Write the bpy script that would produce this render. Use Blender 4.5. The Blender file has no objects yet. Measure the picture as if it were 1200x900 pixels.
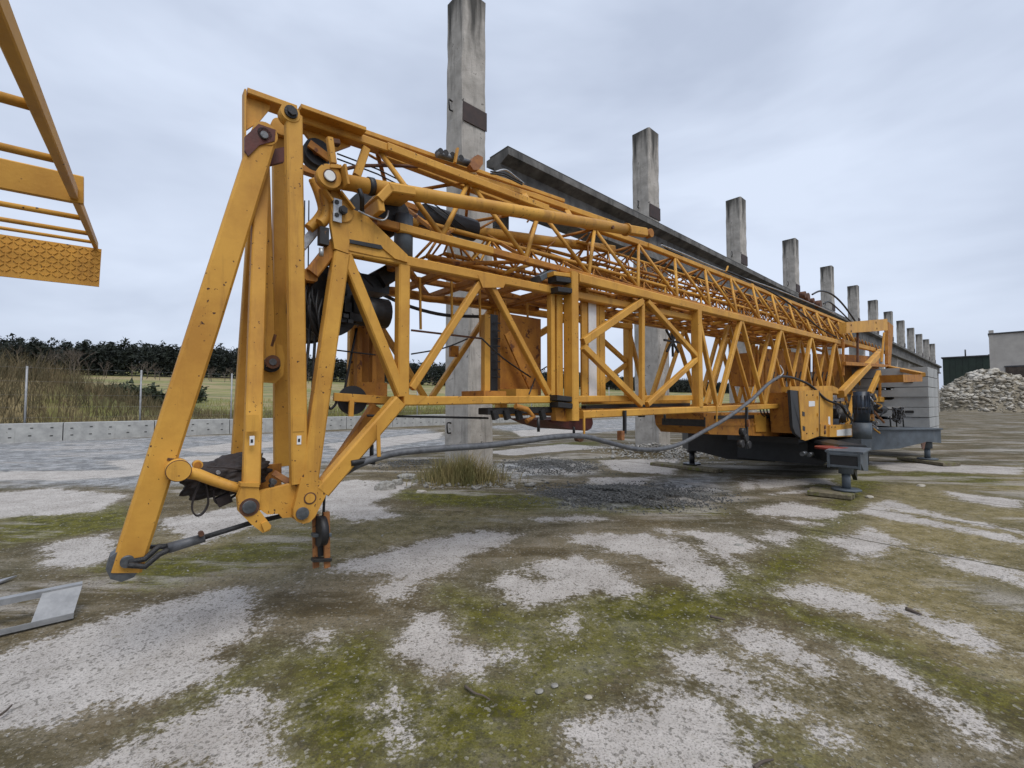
import bpy, math, random
import numpy as np
from mathutils import Vector, Matrix, noise as mnoise
random.seed(7); rng = np.random.default_rng(7)
scene = bpy.context.scene
C = scene.collection
R = math.radians

# ------------------------------------------------------------------ camera
CAM_H = 1.27; F = 525.0; PITCH = math.atan(21 / 525)
cam_d = bpy.data.cameras.new("camera"); cam = bpy.data.objects.new("camera", cam_d); C.objects.link(cam)
cam.location = (0, 0, CAM_H); cam.rotation_euler = (R(90) + PITCH, 0, 0)
cam_d.sensor_width = 36; cam_d.lens = F / 1200 * 36; cam_d.clip_start = 0.05; cam_d.clip_end = 6000
scene.camera = cam

# ------------------------------------------------------------------ sky, sun, exposure
SUN_EL, SUN_AZ = R(58), R(150)          # azimuth clockwise from +Y: high, behind the camera and to its right
world = bpy.data.worlds.new("World"); scene.world = world; world.use_nodes = True
nt = world.node_tree; nt.nodes.clear()
def WN(t, **k):
    n = nt.nodes.new(t)
    for a, b in k.items(): setattr(n, a, b)
    return n
sky = WN('ShaderNodeTexSky', sky_type='NISHITA', sun_disc=False, sun_elevation=SUN_EL, sun_rotation=SUN_AZ, air_density=1.2, dust_density=3)
tc = WN('ShaderNodeTexCoord'); mp = WN('ShaderNodeMapping'); mp.inputs['Scale'].default_value = (1, 1, 2.6)
nz = WN('ShaderNodeTexNoise'); nz.inputs['Scale'].default_value = 1.6; nz.inputs['Detail'].default_value = 5; nz.inputs['Roughness'].default_value = .5
nz.inputs['Distortion'].default_value = .3
rp = WN('ShaderNodeValToRGB'); e = rp.color_ramp.elements
e[0].position = .37; e[0].color = (3.75, 4.25, 5.3, 1); e[1].position = .63; e[1].color = (5.35, 5.95, 7.1, 1)
mx = WN('ShaderNodeMix', data_type='RGBA'); mx.inputs['Factor'].default_value = .93
bg = WN('ShaderNodeBackground'); bg.inputs['Strength'].default_value = .1; out = WN('ShaderNodeOutputWorld')
L = nt.links.new
L(tc.outputs['Generated'], mp.inputs['Vector']); L(mp.outputs['Vector'], nz.inputs['Vector']); L(nz.outputs['Fac'], rp.inputs['Fac'])
L(sky.outputs['Color'], mx.inputs[6]); L(rp.outputs['Color'], mx.inputs[7]); L(mx.outputs[2], bg.inputs['Color']); L(bg.outputs['Background'], out.inputs['Surface'])
sd = bpy.data.lights.new("sun", 'SUN'); sd.energy = 1.5; sd.angle = R(35); sd.color = (1, .97, .93)
so = bpy.data.objects.new("sun", sd); C.objects.link(so)
sv = Vector((math.sin(SUN_AZ) * math.cos(SUN_EL), math.cos(SUN_AZ) * math.cos(SUN_EL), math.sin(SUN_EL)))
so.rotation_euler = sv.to_track_quat('Z', 'Y').to_euler()
scene.view_settings.view_transform = 'Standard'; scene.view_settings.look = 'None'; scene.view_settings.exposure = 0.5

# ------------------------------------------------------------------ frames of reference
# crane axis D (away from the camera), P (sideways, towards the camera); row axis E, Q for the columns and the yard wall
D = Vector((615, 525, 0)).normalized(); P = Vector((D.y, -D.x, 0)); UP = Vector((0, 0, 1))
E = Vector((585, 525, 0)).normalized(); Q = Vector((-E.y, E.x, 0))
CP = Vector((0, 0, CAM_H))
def sight(x, y):
    a, b = (x - 600) / F, -(y - 450) / F
    return Vector((a, math.cos(PITCH) - b * math.sin(PITCH), math.sin(PITCH) + b * math.cos(PITCH)))
def V(x, y, v):                            # surveyed point on the vertical plane at offset v from the crane axis frame
    r = sight(x, y); return CP + r * (v / r.dot(P))
def G(x, y, z=0.0):                        # surveyed point on a level at height z
    r = sight(x, y); return CP + r * ((z - CAM_H) / r.z)
def UVW(u, v, w): return D * u + P * v + UP * w
def UW(x, y, v): p = V(x, y, v); return p.dot(D), p.z
def RQ(u, q, z=0.0): return E * u + Q * q + UP * z
def mpp(p): return (p - CP).dot(Vector((0, 1, 0))) / F

# ------------------------------------------------------------------ materials
MATS = {}
def mat(name, base, rough=.6, metal=0, dark=None, nscale=6, namt=.5, bump=.15, bscale=60, spots=None, spot_scale=25, spot_lo=.66, streak=None, coord='Object', spec=.5, top=None, chips=None):
    m = bpy.data.materials.new(name); m.use_nodes = True; t = m.node_tree; b = t.nodes['Principled BSDF']; l = t.links.new
    def N(ty, **k):
        n = t.nodes.new(ty)
        for a, c in k.items(): setattr(n, a, c)
        return n
    tc = N('ShaderNodeTexCoord'); co = tc.outputs[coord]
    col = None
    n1 = N('ShaderNodeTexNoise'); n1.inputs['Scale'].default_value = nscale; n1.inputs['Detail'].default_value = 6; n1.inputs['Roughness'].default_value = .65
    l(co, n1.inputs['Vector'])
    r1 = N('ShaderNodeValToRGB'); r1.color_ramp.elements[0].position = .35; r1.color_ramp.elements[1].position = .65
    dk = dark or tuple(c * (1 - namt) for c in base)
    r1.color_ramp.elements[0].color = (*dk, 1); r1.color_ramp.elements[1].color = (*base, 1)
    l(n1.outputs['Fac'], r1.inputs['Fac']); col = r1.outputs['Color']
    if streak:
        mp = N('ShaderNodeMapping'); mp.inputs['Scale'].default_value = (streak[1], streak[1], streak[1] * .09); l(co, mp.inputs['Vector'])
        n2 = N('ShaderNodeTexNoise'); n2.inputs['Scale'].default_value = 1; n2.inputs['Detail'].default_value = 5; n2.inputs['Roughness'].default_value = .7; l(mp.outputs['Vector'], n2.inputs['Vector'])
        r2 = N('ShaderNodeValToRGB'); r2.color_ramp.elements[0].position = streak[2]; r2.color_ramp.elements[1].position = streak[2] + .22; l(n2.outputs['Fac'], r2.inputs['Fac'])
        x2 = N('ShaderNodeMix', data_type='RGBA'); l(r2.outputs['Color'], x2.inputs['Factor']); l(col, x2.inputs[6]); x2.inputs[7].default_value = (*streak[0], 1); col = x2.outputs[2]
    if spots:
        n3 = N('ShaderNodeTexNoise'); n3.inputs['Scale'].default_value = spot_scale; n3.inputs['Detail'].default_value = 7; n3.inputs['Roughness'].default_value = .7; l(co, n3.inputs['Vector'])
        r3 = N('ShaderNodeValToRGB'); r3.color_ramp.elements[0].position = spot_lo; r3.color_ramp.elements[1].position = spot_lo + .05; l(n3.outputs['Fac'], r3.inputs['Fac'])
        x3 = N('ShaderNodeMix', data_type='RGBA'); l(r3.outputs['Color'], x3.inputs['Factor']); l(col, x3.inputs[6]); x3.inputs[7].default_value = (*spots, 1); col = x3.outputs[2]
    if chips:   # small paint chips down to rust
        n5 = N('ShaderNodeTexNoise'); n5.inputs['Scale'].default_value = 48; n5.inputs['Detail'].default_value = 3; l(co, n5.inputs['Vector'])
        n6 = N('ShaderNodeTexNoise'); n6.inputs['Scale'].default_value = 3.5; l(co, n6.inputs['Vector']); a5 = N('ShaderNodeMath', operation='MULTIPLY_ADD'); l(n6.outputs['Fac'], a5.inputs[0]); a5.inputs[1].default_value = .35; l(n5.outputs['Fac'], a5.inputs[2])
        r5 = N('ShaderNodeMapRange'); l(a5.outputs[0], r5.inputs[0]); r5.inputs[1].default_value = .882; r5.inputs[2].default_value = .91
        x5 = N('ShaderNodeMix', data_type='RGBA'); l(r5.outputs[0], x5.inputs['Factor']); l(col, x5.inputs[6]); x5.inputs[7].default_value = (*chips, 1); col = x5.outputs[2]
    if top:   # rain-blackened head of a column: soot running down from its top
        sx = N('ShaderNodeSeparateXYZ'); l(co, sx.inputs[0]); mr = N('ShaderNodeMapRange'); l(sx.outputs[2], mr.inputs[0]); mr.inputs[1].default_value = top[1]; mr.inputs[2].default_value = top[2]; mr.inputs[3].default_value = 0; mr.inputs[4].default_value = .55
        mp4 = N('ShaderNodeMapping'); mp4.inputs['Scale'].default_value = (7, 7, .6); l(co, mp4.inputs['Vector']); n4 = N('ShaderNodeTexNoise'); n4.inputs['Detail'].default_value = 5; n4.inputs['Scale'].default_value = 1; l(mp4.outputs['Vector'], n4.inputs['Vector'])
        ad = N('ShaderNodeMath', operation='ADD'); l(mr.outputs[0], ad.inputs[0]); l(n4.outputs['Fac'], ad.inputs[1]); r4 = N('ShaderNodeMapRange'); l(ad.outputs[0], r4.inputs[0]); r4.inputs[1].default_value = .72; r4.inputs[2].default_value = .98; r4.inputs[4].default_value = .9
        x4 = N('ShaderNodeMix', data_type='RGBA'); l(r4.outputs[0], x4.inputs['Factor']); l(col, x4.inputs[6]); x4.inputs[7].default_value = (*top[0], 1); col = x4.outputs[2]
    l(col, b.inputs['Base Color'])
    rr = N('ShaderNodeMapRange'); rr.inputs[3].default_value = max(.05, rough - .12); rr.inputs[4].default_value = min(1, rough + .12); l(n1.outputs['Fac'], rr.inputs[0]); l(rr.outputs[0], b.inputs['Roughness'])
    b.inputs['Metallic'].default_value = metal; b.inputs['Specular IOR Level'].default_value = spec
    if bump:
        nb = N('ShaderNodeTexNoise'); nb.inputs['Scale'].default_value = bscale; nb.inputs['Detail'].default_value = 4; l(co, nb.inputs['Vector'])
        bp = N('ShaderNodeBump'); bp.inputs['Strength'].default_value = bump; bp.inputs['Distance'].default_value = .01; l(nb.outputs['Fac'], bp.inputs['Height']); l(bp.outputs['Normal'], b.inputs['Normal'])
    MATS[name] = m; return m
YEL = mat('yellow_paint', (.63, .335, .055), .58, dark=(.45, .215, .034), nscale=2.6, chips=(.07, .03, .016), bump=.08, bscale=90, spots=(.10, .04, .018), spot_scale=20, spot_lo=.668, streak=((.30, .14, .03), 8, .55), spec=.35)
WORN_SHADE = mat('worn_shaded_yellow_paint', (.47, .21, .033), .65, dark=(.31, .125, .026), nscale=7, bump=.12, spots=(.12, .045, .02), spot_scale=11, spot_lo=.58, streak=((.16, .06, .025), 12, .55), spec=.3)  # worn rusty yellow; its darker tone also paints shade on far and underside members
RUST = mat('rusted_steel', (.15, .065, .032), .8, dark=(.06, .028, .018), nscale=14, bump=.25)
ORNG = mat('orange_brown_paint', (.36, .155, .042), .6, dark=(.18, .065, .025), nscale=10, spots=(.08, .03, .015), spot_lo=.6)
REDP = mat('dark_red_primer', (.12, .028, .02), .6, nscale=12)
REDB = mat('red_plastic', (.26, .03, .02), .5)
BLK = mat('black_rubber', (.018, .018, .02), .55, nscale=12, bump=.1)
DKS = mat('dark_greasy_steel', (.035, .033, .032), .5, metal=.3, nscale=15, bump=.2, spots=(.14, .07, .03), spot_lo=.64)
HOSE = mat('grey_conduit', (.12, .125, .135), .5, nscale=20, bump=.1)
ROPE = mat('wire_rope', (.06, .06, .062), .5, metal=.5, nscale=60, bump=.5, bscale=220)
PIN = mat('dull_steel', (.16, .17, .18), .45, metal=.6, nscale=20)
BRT = mat('bright_steel', (.55, .56, .57), .4, metal=.5, nscale=20)
GALV = mat('galvanised_steel', (.36, .365, .37), .55, metal=.35, dark=(.24, .245, .25), nscale=10, bump=.04)
GRYP = mat('slate_grey_paint', (.095, .115, .135), .5, dark=(.06, .07, .08), nscale=6, spots=(.2, .15, .1), spot_lo=.7, streak=((.16, .17, .17), 8, .6))
BLKP = mat('black_paint', (.022, .023, .025), .45, nscale=8, bump=.08, spots=(.08, .07, .06), spot_lo=.68)
NAVY = mat('navy_motor_paint', (.025, .04, .065), .4, nscale=8)
WHT = mat('white_sticker', (.75, .75, .74), .5, namt=.1, nscale=30, bump=0)
CLOTH = mat('brown_tarpaulin', (.036, .026, .024), .7, namt=.5, nscale=15, bump=.3, bscale=40)
WOOD = mat('weathered_wood', (.20, .17, .11), .85, dark=(.09, .075, .045), nscale=20, bump=.4, spots=(.13, .13, .03), spot_scale=8, spot_lo=.55)
CONC = mat('weathered_concrete', (.46, .45, .43), .9, dark=(.30, .295, .28), nscale=3.5, bump=.5, bscale=50, spots=(.10, .095, .085), spot_scale=7, spot_lo=.64, streak=((.13, .125, .115), 4.5, .55), spec=.2)
COLC = mat('sooty_topped_concrete', (.47, .44, .40), .9, dark=(.31, .29, .26), nscale=3.5, bump=.5, bscale=50, spots=(.10, .095, .085), spot_scale=7, spot_lo=.63, streak=((.12, .115, .105), 4.5, .53), spec=.2, top=((.045, .044, .04), 7.1, 8.75))
CONB = mat('dark_beam_concrete', (.20, .195, .185), .9, dark=(.085, .083, .08), nscale=2.5, bump=.4, streak=((.05, .05, .048), 4, .5), spec=.2)
CAPD = mat('blackened_concrete', (.075, .072, .066), .95, dark=(.03, .03, .028), nscale=4, bump=.5)
BLOC = mat('pale_block_concrete', (.43, .43, .41), .9, dark=(.31, .31, .30), nscale=4, bump=.3, spots=(.14, .13, .11), spot_scale=5, spot_lo=.66, streak=((.22, .22, .20), 6, .6), spec=.2)
BALL = mat('ballast_concrete', (.40, .405, .395), .85, dark=(.29, .295, .29), nscale=2, bump=.25, streak=((.10, .10, .10), 3, .58), spec=.25)
STONE = mat('grey_stone', (.33, .32, .29), .9, dark=(.16, .15, .13), nscale=25, bump=.6)
RUBB = mat('broken_concrete', (.55, .52, .46), .9, dark=(.22, .185, .13), nscale=.9, bump=.4)
EARTH = mat('rubble_earth', (.25, .215, .16), .95, dark=(.15, .13, .09), nscale=1.5, bump=.6)
PEBB = mat('pebbles', (.42, .41, .38), .9, dark=(.22, .21, .19), nscale=9, bump=.3)
GRAV = mat('dark_gravel', (.17, .17, .165), .9, dark=(.055, .055, .05), nscale=30, bump=.5)
DRY = mat('dry_grass', (.30, .235, .10), .85, dark=(.13, .13, .04), nscale=3, bump=0)
WEED = mat('brown_weeds', (.19, .14, .07), .9, dark=(.06, .055, .025), nscale=1.1, bump=0)
BUSHG = mat('bush_leaves', (.05, .065, .03), .85, dark=(.025, .034, .018), nscale=1.5, bump=0)
PINE = mat('pine_needles', (.017, .024, .016), .9, dark=(.008, .012, .009), nscale=.35, bump=0)
TWIG = mat('bare_twigs', (.12, .095, .075), .9, nscale=2, bump=0)
BRKW = mat('pale_brick', (.44, .415, .38), .9, dark=(.36, .335, .31), nscale=.8, bump=.2, streak=((.26, .25, .23), 1.5, .6))
SHED = mat('dark_green_sheet', (.018, .035, .024), .6, nscale=.5)
DOOR = mat('brown_boarded_door', (.075, .055, .042), .8, nscale=1)
ROOF = mat('roof_felt', (.06, .06, .065), .8, nscale=1)

# ------------------------------------------------------------------ mesh building
class MB:
    def __init__(s): s.v = []; s.f = []; s.sm = []
    def add(s, vs, fs, smooth=False):
        o = len(s.v); s.v += [tuple(x) for x in vs]
        for f in fs: s.f.append(tuple(i + o for i in f)); s.sm.append(smooth)
        return s
    def ring_tube(s, rings, closed_ends=True, smooth=False):
        n = len(rings[0]); vs = [p for r in rings for p in r]; fs = []
        for k in range(len(rings) - 1):
            for i in range(n):
                j = (i + 1) % n; fs.append((k * n + i, k * n + j, (k + 1) * n + j, (k + 1) * n + i))
        s.add(vs, fs, smooth)
        if closed_ends:
            o = len(s.v) - len(vs)
            s.f.append(tuple(o + i for i in reversed(range(n)))); s.sm.append(False)
            s.f.append(tuple(o + (len(rings) - 1) * n + i for i in range(n))); s.sm.append(False)
        return s
    def bar(s, a, b, w, h, n=P, w2=None, ch=.12):
        ax = (b - a); L = ax.length
        if L < 1e-6: return s
        ax = ax / L; nn = n - ax * n.dot(ax)
        if nn.length < 1e-3: nn = UP - ax * UP.dot(ax)
        nn.normalize(); sd = ax.cross(nn)
        rings = []
        for p, ww in ((a, w), (b, w2 or w)):
            x, y = ww / 2, h / 2; c = min(x, y) * ch * 2
            pr = [(x - c, -y), (x, -y + c), (x, y - c), (x - c, y), (-x + c, y), (-x, y - c), (-x, -y + c), (-x + c, -y)]
            rings.append([p + sd * i + nn * j for i, j in pr])
        return s.ring_tube(rings)
    def tube(s, pts, r, n=8, r2=None, smooth=True):
        pts = [Vector(p) for p in pts]; rings = []; m = len(pts); prev = None
        for k, p in enumerate(pts):
            t = (pts[min(k + 1, m - 1)] - pts[max(k - 1, 0)]).normalized()
            ref = prev if prev is not None else (UP if abs(t.z) < .9 else Vector((1, 0, 0)))
            a = ref - t * ref.dot(t)
            if a.length < 1e-4: a = Vector((1, 0, 0)) - t * t.x
            a.normalize(); prev = a; b = t.cross(a)
            rr = r if r2 is None else r + (r2 - r) * k / (m - 1)
            rings.append([p + (a * math.cos(2 * math.pi * i / n) + b * math.sin(2 * math.pi * i / n)) * rr for i in range(n)])
        return s.ring_tube(rings, smooth=smooth)
    def cyl(s, a, b, r, n=20, r2=None): return s.tube([a, b], r, n, r2)
    def prism(s, pts, off):
        n = len(pts); nv = Vector((0, 0, 0))
        for i in range(n):
            nv += Vector(pts[i]).cross(Vector(pts[(i + 1) % n]))
        if nv.dot(off) > 0: pts = list(reversed(pts))
        vs = [Vector(p) for p in pts] + [Vector(p) + off for p in pts]
        fs = [tuple(range(n)), tuple(reversed(range(n, 2 * n)))] + [(j, i, i + n, j + n) for i, j in ((k, (k + 1) % n) for k in range(n))]
        return s.add(vs, fs)
    def box(s, o, x, y, z): # corner, three edge vectors
        if x.cross(y).dot(z) < 0: x, y = y, x
        vs = [o, o + x, o + x + y, o + y, o + z, o + x + z, o + x + y + z, o + y + z]
        return s.add(vs, [(3, 2, 1, 0), (4, 5, 6, 7), (0, 1, 5, 4), (1, 2, 6, 5), (2, 3, 7, 6), (3, 0, 4, 7)])
    def mesh(s, name, m, off=Vector((0, 0, 0))):
        me = bpy.data.meshes.new(name)
        me.from_pydata([(x - off.x, y - off.y, z - off.z) for x, y, z in s.v], [], s.f)
        me.polygons.foreach_set('use_smooth', s.sm); me.materials.append(m); me.update(); return me
def link(name, me, parent=None, loc=None):
    o = bpy.data.objects.new(name, me); C.objects.link(o)
    if parent: o.parent = parent
    if loc is not None: o.location = loc
    return o
def tag(o, label=None, cat=None, group=None, kind=None):
    if label: o['label'] = label
    if cat: o['category'] = cat
    if group: o['group'] = group
    if kind: o['kind'] = kind
    return o
def thing(name, base, label, cat, group=None): return tag(link(name, None, None, base), label, cat, group)
ORG = {}
def part(root, name, mb, m, parent=None):   # child mesh given in yard coordinates; part origins sit at their thing's base
    return link(name, mb.mesh(name, m, root.location), parent or root)
def solid(name, mb, m, base, label, cat, group=None):
    return tag(link(name, mb.mesh(name, m, base), None, base), label, cat, group)
def copy_tree(o, parent=None):
    c = o.copy(); C.objects.link(c); c.parent = parent
    for ch in list(o.children): copy_tree(ch, c)
    return c
def fast_mesh(name, verts, tris, m):
    me = bpy.data.meshes.new(name); verts = np.asarray(verts, np.float32); tris = np.asarray(tris, np.int32); k = tris.shape[1]
    me.vertices.add(len(verts)); me.vertices.foreach_set('co', verts.ravel()); me.loops.add(tris.size); me.loops.foreach_set('vertex_index', tris.ravel())
    me.polygons.add(len(tris)); me.polygons.foreach_set('loop_start', np.arange(0, tris.size, k, dtype=np.int32)); me.materials.append(m); me.update(calc_edges=True); return me
def catmull(pts, n=10):
    o = []; p = [pts[0]] + list(pts) + [pts[-1]]
    for i in range(1, len(p) - 2):
        for k in range(n):
            t = k / n; a, b, c, d = p[i - 1], p[i], p[i + 1], p[i + 2]
            o.append(.5 * ((2 * b) + (c - a) * t + (2 * a - 5 * b + 4 * c - d) * t * t + (3 * b - a - 3 * c + d) * t ** 3))
    return o + [pts[-1]]

# ------------------------------------------------------------------ ground
def terrain(u, q):
    z = np.zeros_like(u)
    t = np.clip((q - 23.2) / 4, 0, 1); z += .35 * t * t * (3 - 2 * t)
    t = np.clip((q - 27) / 190, 0, 1); z += 9 * t * t * (3 - 2 * t)
    t = np.clip((q - 200) / 200, 0, 1); z += 20 * t
    z += 2.0 * np.exp(-((u + 3.2) / 4.3) ** 2 - ((q - 28.5) / 3.6) ** 2) * np.clip((q - 23) / 2, 0, 1)
    return z
def steps(lo, hi, fine, far):
    a = list(np.arange(lo, hi, fine)); s = fine; x = a[-1]
    while x < far: s *= 1.22; x += s; a.append(x)
    s = fine; x = lo
    while x > -far: s *= 1.22; x -= s; a.insert(0, x)
    return np.array(a)
us, qs = steps(-7, 15, .075, 3000), steps(-9, 16, .075, 3000)
UU, QQ = np.meshgrid(us, qs, indexing='ij'); X = E.x * UU + Q.x * QQ; Y = E.y * UU + Q.y * QQ; Zt = terrain(UU, QQ)
fa = np.clip(1 - np.hypot(X, Y) / 40, 0, 1)
Zt = Zt + (0.012 * np.sin(X * 1.3 + 1.1 * np.sin(Y * .9)) * np.sin(Y * 1.7 + X * .6)) * fa
def sdf(polys):
    best = np.full(X.shape, -3.0); near = (np.abs(X) < 40) & (Y > .3) & (Y < 45); xs, ys = X[near], Y[near]; b = best[near]
    for pl in polys:
        w = np.array([G(*p)[:2] for p in pl]); d = np.full(xs.shape, 9e9); ins = np.zeros(xs.shape, bool)
        for i in range(len(w)):
            a, c = w[i], w[(i + 1) % len(w)]; e = c - a; t = np.clip(((xs - a[0]) * e[0] + (ys - a[1]) * e[1]) / (e @ e), 0, 1)
            d = np.minimum(d, np.hypot(xs - a[0] - t * e[0], ys - a[1] - t * e[1]))
            k = ((a[1] > ys) != (c[1] > ys)) & (xs < (c[0] - a[0]) * (ys - a[1]) / (c[1] - a[1] + 1e-12) + a[0]); ins ^= k
        b = np.maximum(b, np.where(ins, d, -d) )
    best[near] = b; return best
BARE = [
 [(-60, 790), (0, 768), (60, 745), (150, 715), (230, 697), (290, 687), (300, 715), (296, 745), (250, 765), (290, 775), (240, 800), (180, 822), (120, 818), (60, 850), (-60, 880)],
 [(70, 915), (140, 870), (230, 828), (310, 800), (322, 840), (330, 915)],
 [(350, 676), (420, 655), (500, 632), (560, 620), (612, 624), (590, 640), (545, 650), (540, 668), (500, 682), (478, 700), (452, 706), (432, 692), (470, 678), (420, 672)],
 [(562, 686), (615, 662), (680, 651), (730, 668), (752, 690), (735, 704), (700, 694), (660, 703), (620, 712), (605, 700)],
 [(655, 627), (760, 625), (800, 640), (845, 658), (860, 690), (822, 694), (790, 670), (740, 650), (690, 643)],
 [(770, 622), (850, 624), (892, 640), (858, 654), (880, 672), (835, 668)],
 [(482, 722), (520, 714), (540, 745), (588, 764), (560, 785), (528, 790), (512, 812), (492, 790), (458, 772)],
 [(450, 812), (472, 830), (482, 885), (455, 880)],
 [(655, 855), (720, 826), (790, 805), (835, 822), (868, 850), (900, 915), (690, 915)],
 [(775, 760), (830, 764), (900, 800), (932, 830), (905, 842), (850, 816), (790, 785)],
 [(830, 737), (880, 725), (950, 760), (992, 800), (940, 792), (890, 762)],
 [(935, 832), (975, 848), (992, 876), (960, 872)],
 [(655, 727), (680, 718), (678, 740), (662, 745)],
 [(872, 597), (925, 588), (988, 600), (962, 618), (898, 607)], [(878, 562), (975, 560), (985, 574), (900, 580)], [(866, 566), (880, 560), (890, 574), (872, 576)],
 [(1000, 602), (1040, 584), (1110, 606), (1200, 622), (1200, 638), (1080, 616)], [(963, 632), (1020, 618), (1064, 640), (1000, 655)],
 [(898, 692), (960, 682), (1052, 716), (1040, 730), (960, 712)], [(1080, 640), (1200, 668), (1200, 684), (1120, 664)],
 [(1000, 700), (1100, 720), (1200, 770), (1150, 768)], [(900, 620), (940, 625), (920, 640), (890, 634)],
 [(340, 590), (400, 562), (490, 566), (440, 590), (470, 604), (410, 612)], [(700, 540), (800, 536), (790, 556), (720, 552)], [(690, 560), (770, 558), (750, 570), (690, 566)],
 [(620, 606), (700, 604), (720, 610), (640, 612)], [(-60, 582), (60, 572), (150, 578), (120, 600), (-60, 612)], [(40, 640), (130, 624), (150, 655), (60, 666)], [(-80, 562), (0, 553), (200, 550), (200, 556), (60, 563)],
 [(180, 610), (300, 590), (340, 600), (230, 640)], [(340, 745), (385, 740), (380, 758), (340, 762)], [(560, 530), (660, 520), (720, 524), (600, 534)],
 [(1010, 540), (1200, 548), (1200, 556), (1040, 552)], [(1100, 575), (1200, 588), (1200, 597), (1130, 588)],
 [(880, 765), (940, 790), (985, 820), (950, 822)], [(870, 850), (910, 870), (905, 890), (880, 880)],
 [(205, 527), (270, 519), (335, 517), (330, 523), (240, 531)], [(120, 540), (330, 530), (340, 540), (160, 556)], [(380, 520), (520, 506), (515, 514), (400, 532)], [(600, 505), (680, 500), (690, 506), (610, 512)], [(960, 745), (1040, 770), (1100, 810), (1060, 806)], [(1060, 800), (1130, 826), (1200, 880), (1150, 868), (1090, 830)], [(330, 690), (352, 684), (350, 694)], [(590, 770), (612, 766), (606, 776)]]
MOSS = [
 [(520, 690), (600, 715), (640, 712), (700, 694), (740, 690), (790, 690), (860, 690), (900, 660), (930, 640), (955, 612), (985, 580), (1010, 575), (990, 612), (965, 640), (920, 690), (880, 712), (830, 738), (790, 760), (730, 770), (700, 800), (640, 800), (580, 790), (590, 764), (540, 740)],
 [(880, 690), (960, 720), (1060, 760), (1200, 830), (1200, 860), (1060, 790), (940, 730)], [(640, 585), (800, 590), (850, 600), (700, 602), (600, 596)],
 [(800, 690), (860, 722), (900, 700), (870, 660)], [(0, 600), (140, 590), (160, 615), (0, 640)], [(150, 660), (350, 625), (350, 650), (170, 690)],
 [(520, 700), (600, 716), (690, 705), (740, 712), (800, 720), (760, 780), (690, 812), (600, 815), (590, 780), (555, 745)], [(330, 760), (440, 745), (470, 790), (500, 830), (560, 800), (650, 830), (640, 915), (340, 915)],
 [(480, 780), (520, 800), (560, 790), (700, 815), (640, 850), (500, 880), (400, 850)], [(930, 560), (1060, 540), (1020, 575), (985, 590)], [(1060, 548), (1170, 560), (1180, 570), (1060, 560)], [(110, 640), (190, 640), (180, 660), (120, 668)], [(820, 850), (900, 845), (990, 900), (900, 910)], [(640, 520), (700, 517), (700, 525), (640, 528)], [(420, 572), (500, 575), (700, 585), (690, 600), (500, 590)], [(180, 850), (240, 800), (310, 760), (330, 790), (250, 830), (190, 870)], [(310, 800), (400, 790), (420, 900), (340, 910)]]
WET = [[(-300, 545), (-100, 520), (200, 512), (500, 502), (560, 520), (380, 545), (330, 560), (150, 572), (0, 572)], [(560, 500), (760, 488), (800, 500), (640, 512)],
 [(560, 545), (640, 535), (700, 545), (690, 558), (600, 562)], [(640, 575), (700, 565), (760, 572), (800, 588), (760, 596), (660, 594)], [(760, 560), (850, 555), (860, 575), (800, 590), (760, 575)]]
TAN = [[(985, 592), (1040, 560), (1260, 535), (1260, 840), (1100, 780), (960, 712), (905, 680), (960, 640)], [(880, 740), (1000, 800), (1060, 910), (905, 910), (880, 860), (845, 815)], [(180, 680), (200, 650), (330, 630), (470, 600), (640, 590), (700, 604), (560, 620), (420, 655), (340, 680)], [(330, 590), (450, 610), (330, 640), (170, 660), (200, 620)]]
cov = np.zeros((X.size, 4), np.float32)
CARVE = [[(690, 640), (740, 650), (800, 678), (832, 698), (822, 701), (780, 684), (730, 660)], [(798, 622), (850, 660), (884, 692), (874, 694), (842, 667), (790, 628)], [(868, 601), (985, 610), (985, 614), (895, 607)], [(868, 575), (960, 566), (990, 572), (960, 571), (880, 580)],
 [(785, 789), (850, 823), (908, 848), (903, 853), (845, 830), (780, 795)], [(820, 740), (900, 778), (990, 830), (985, 836), (895, 785)], [(1040, 596), (1200, 628), (1200, 631), (1060, 604)], [(560, 655), (600, 668), (640, 676), (640, 680), (595, 673)]]
cov[:, 0] = np.minimum(sdf(BARE), -sdf(CARVE)).ravel(); cov[:, 1] = sdf(MOSS).ravel(); cov[:, 2] = sdf(WET).ravel(); cov[:, 3] = sdf(TAN).ravel()
nu, nq = len(us), len(qs); idx = np.arange(nu * nq).reshape(nu, nq)
quads = np.stack([idx[:-1, :-1], idx[1:, :-1], idx[1:, 1:], idx[:-1, 1:]], -1).reshape(-1, 4)
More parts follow.
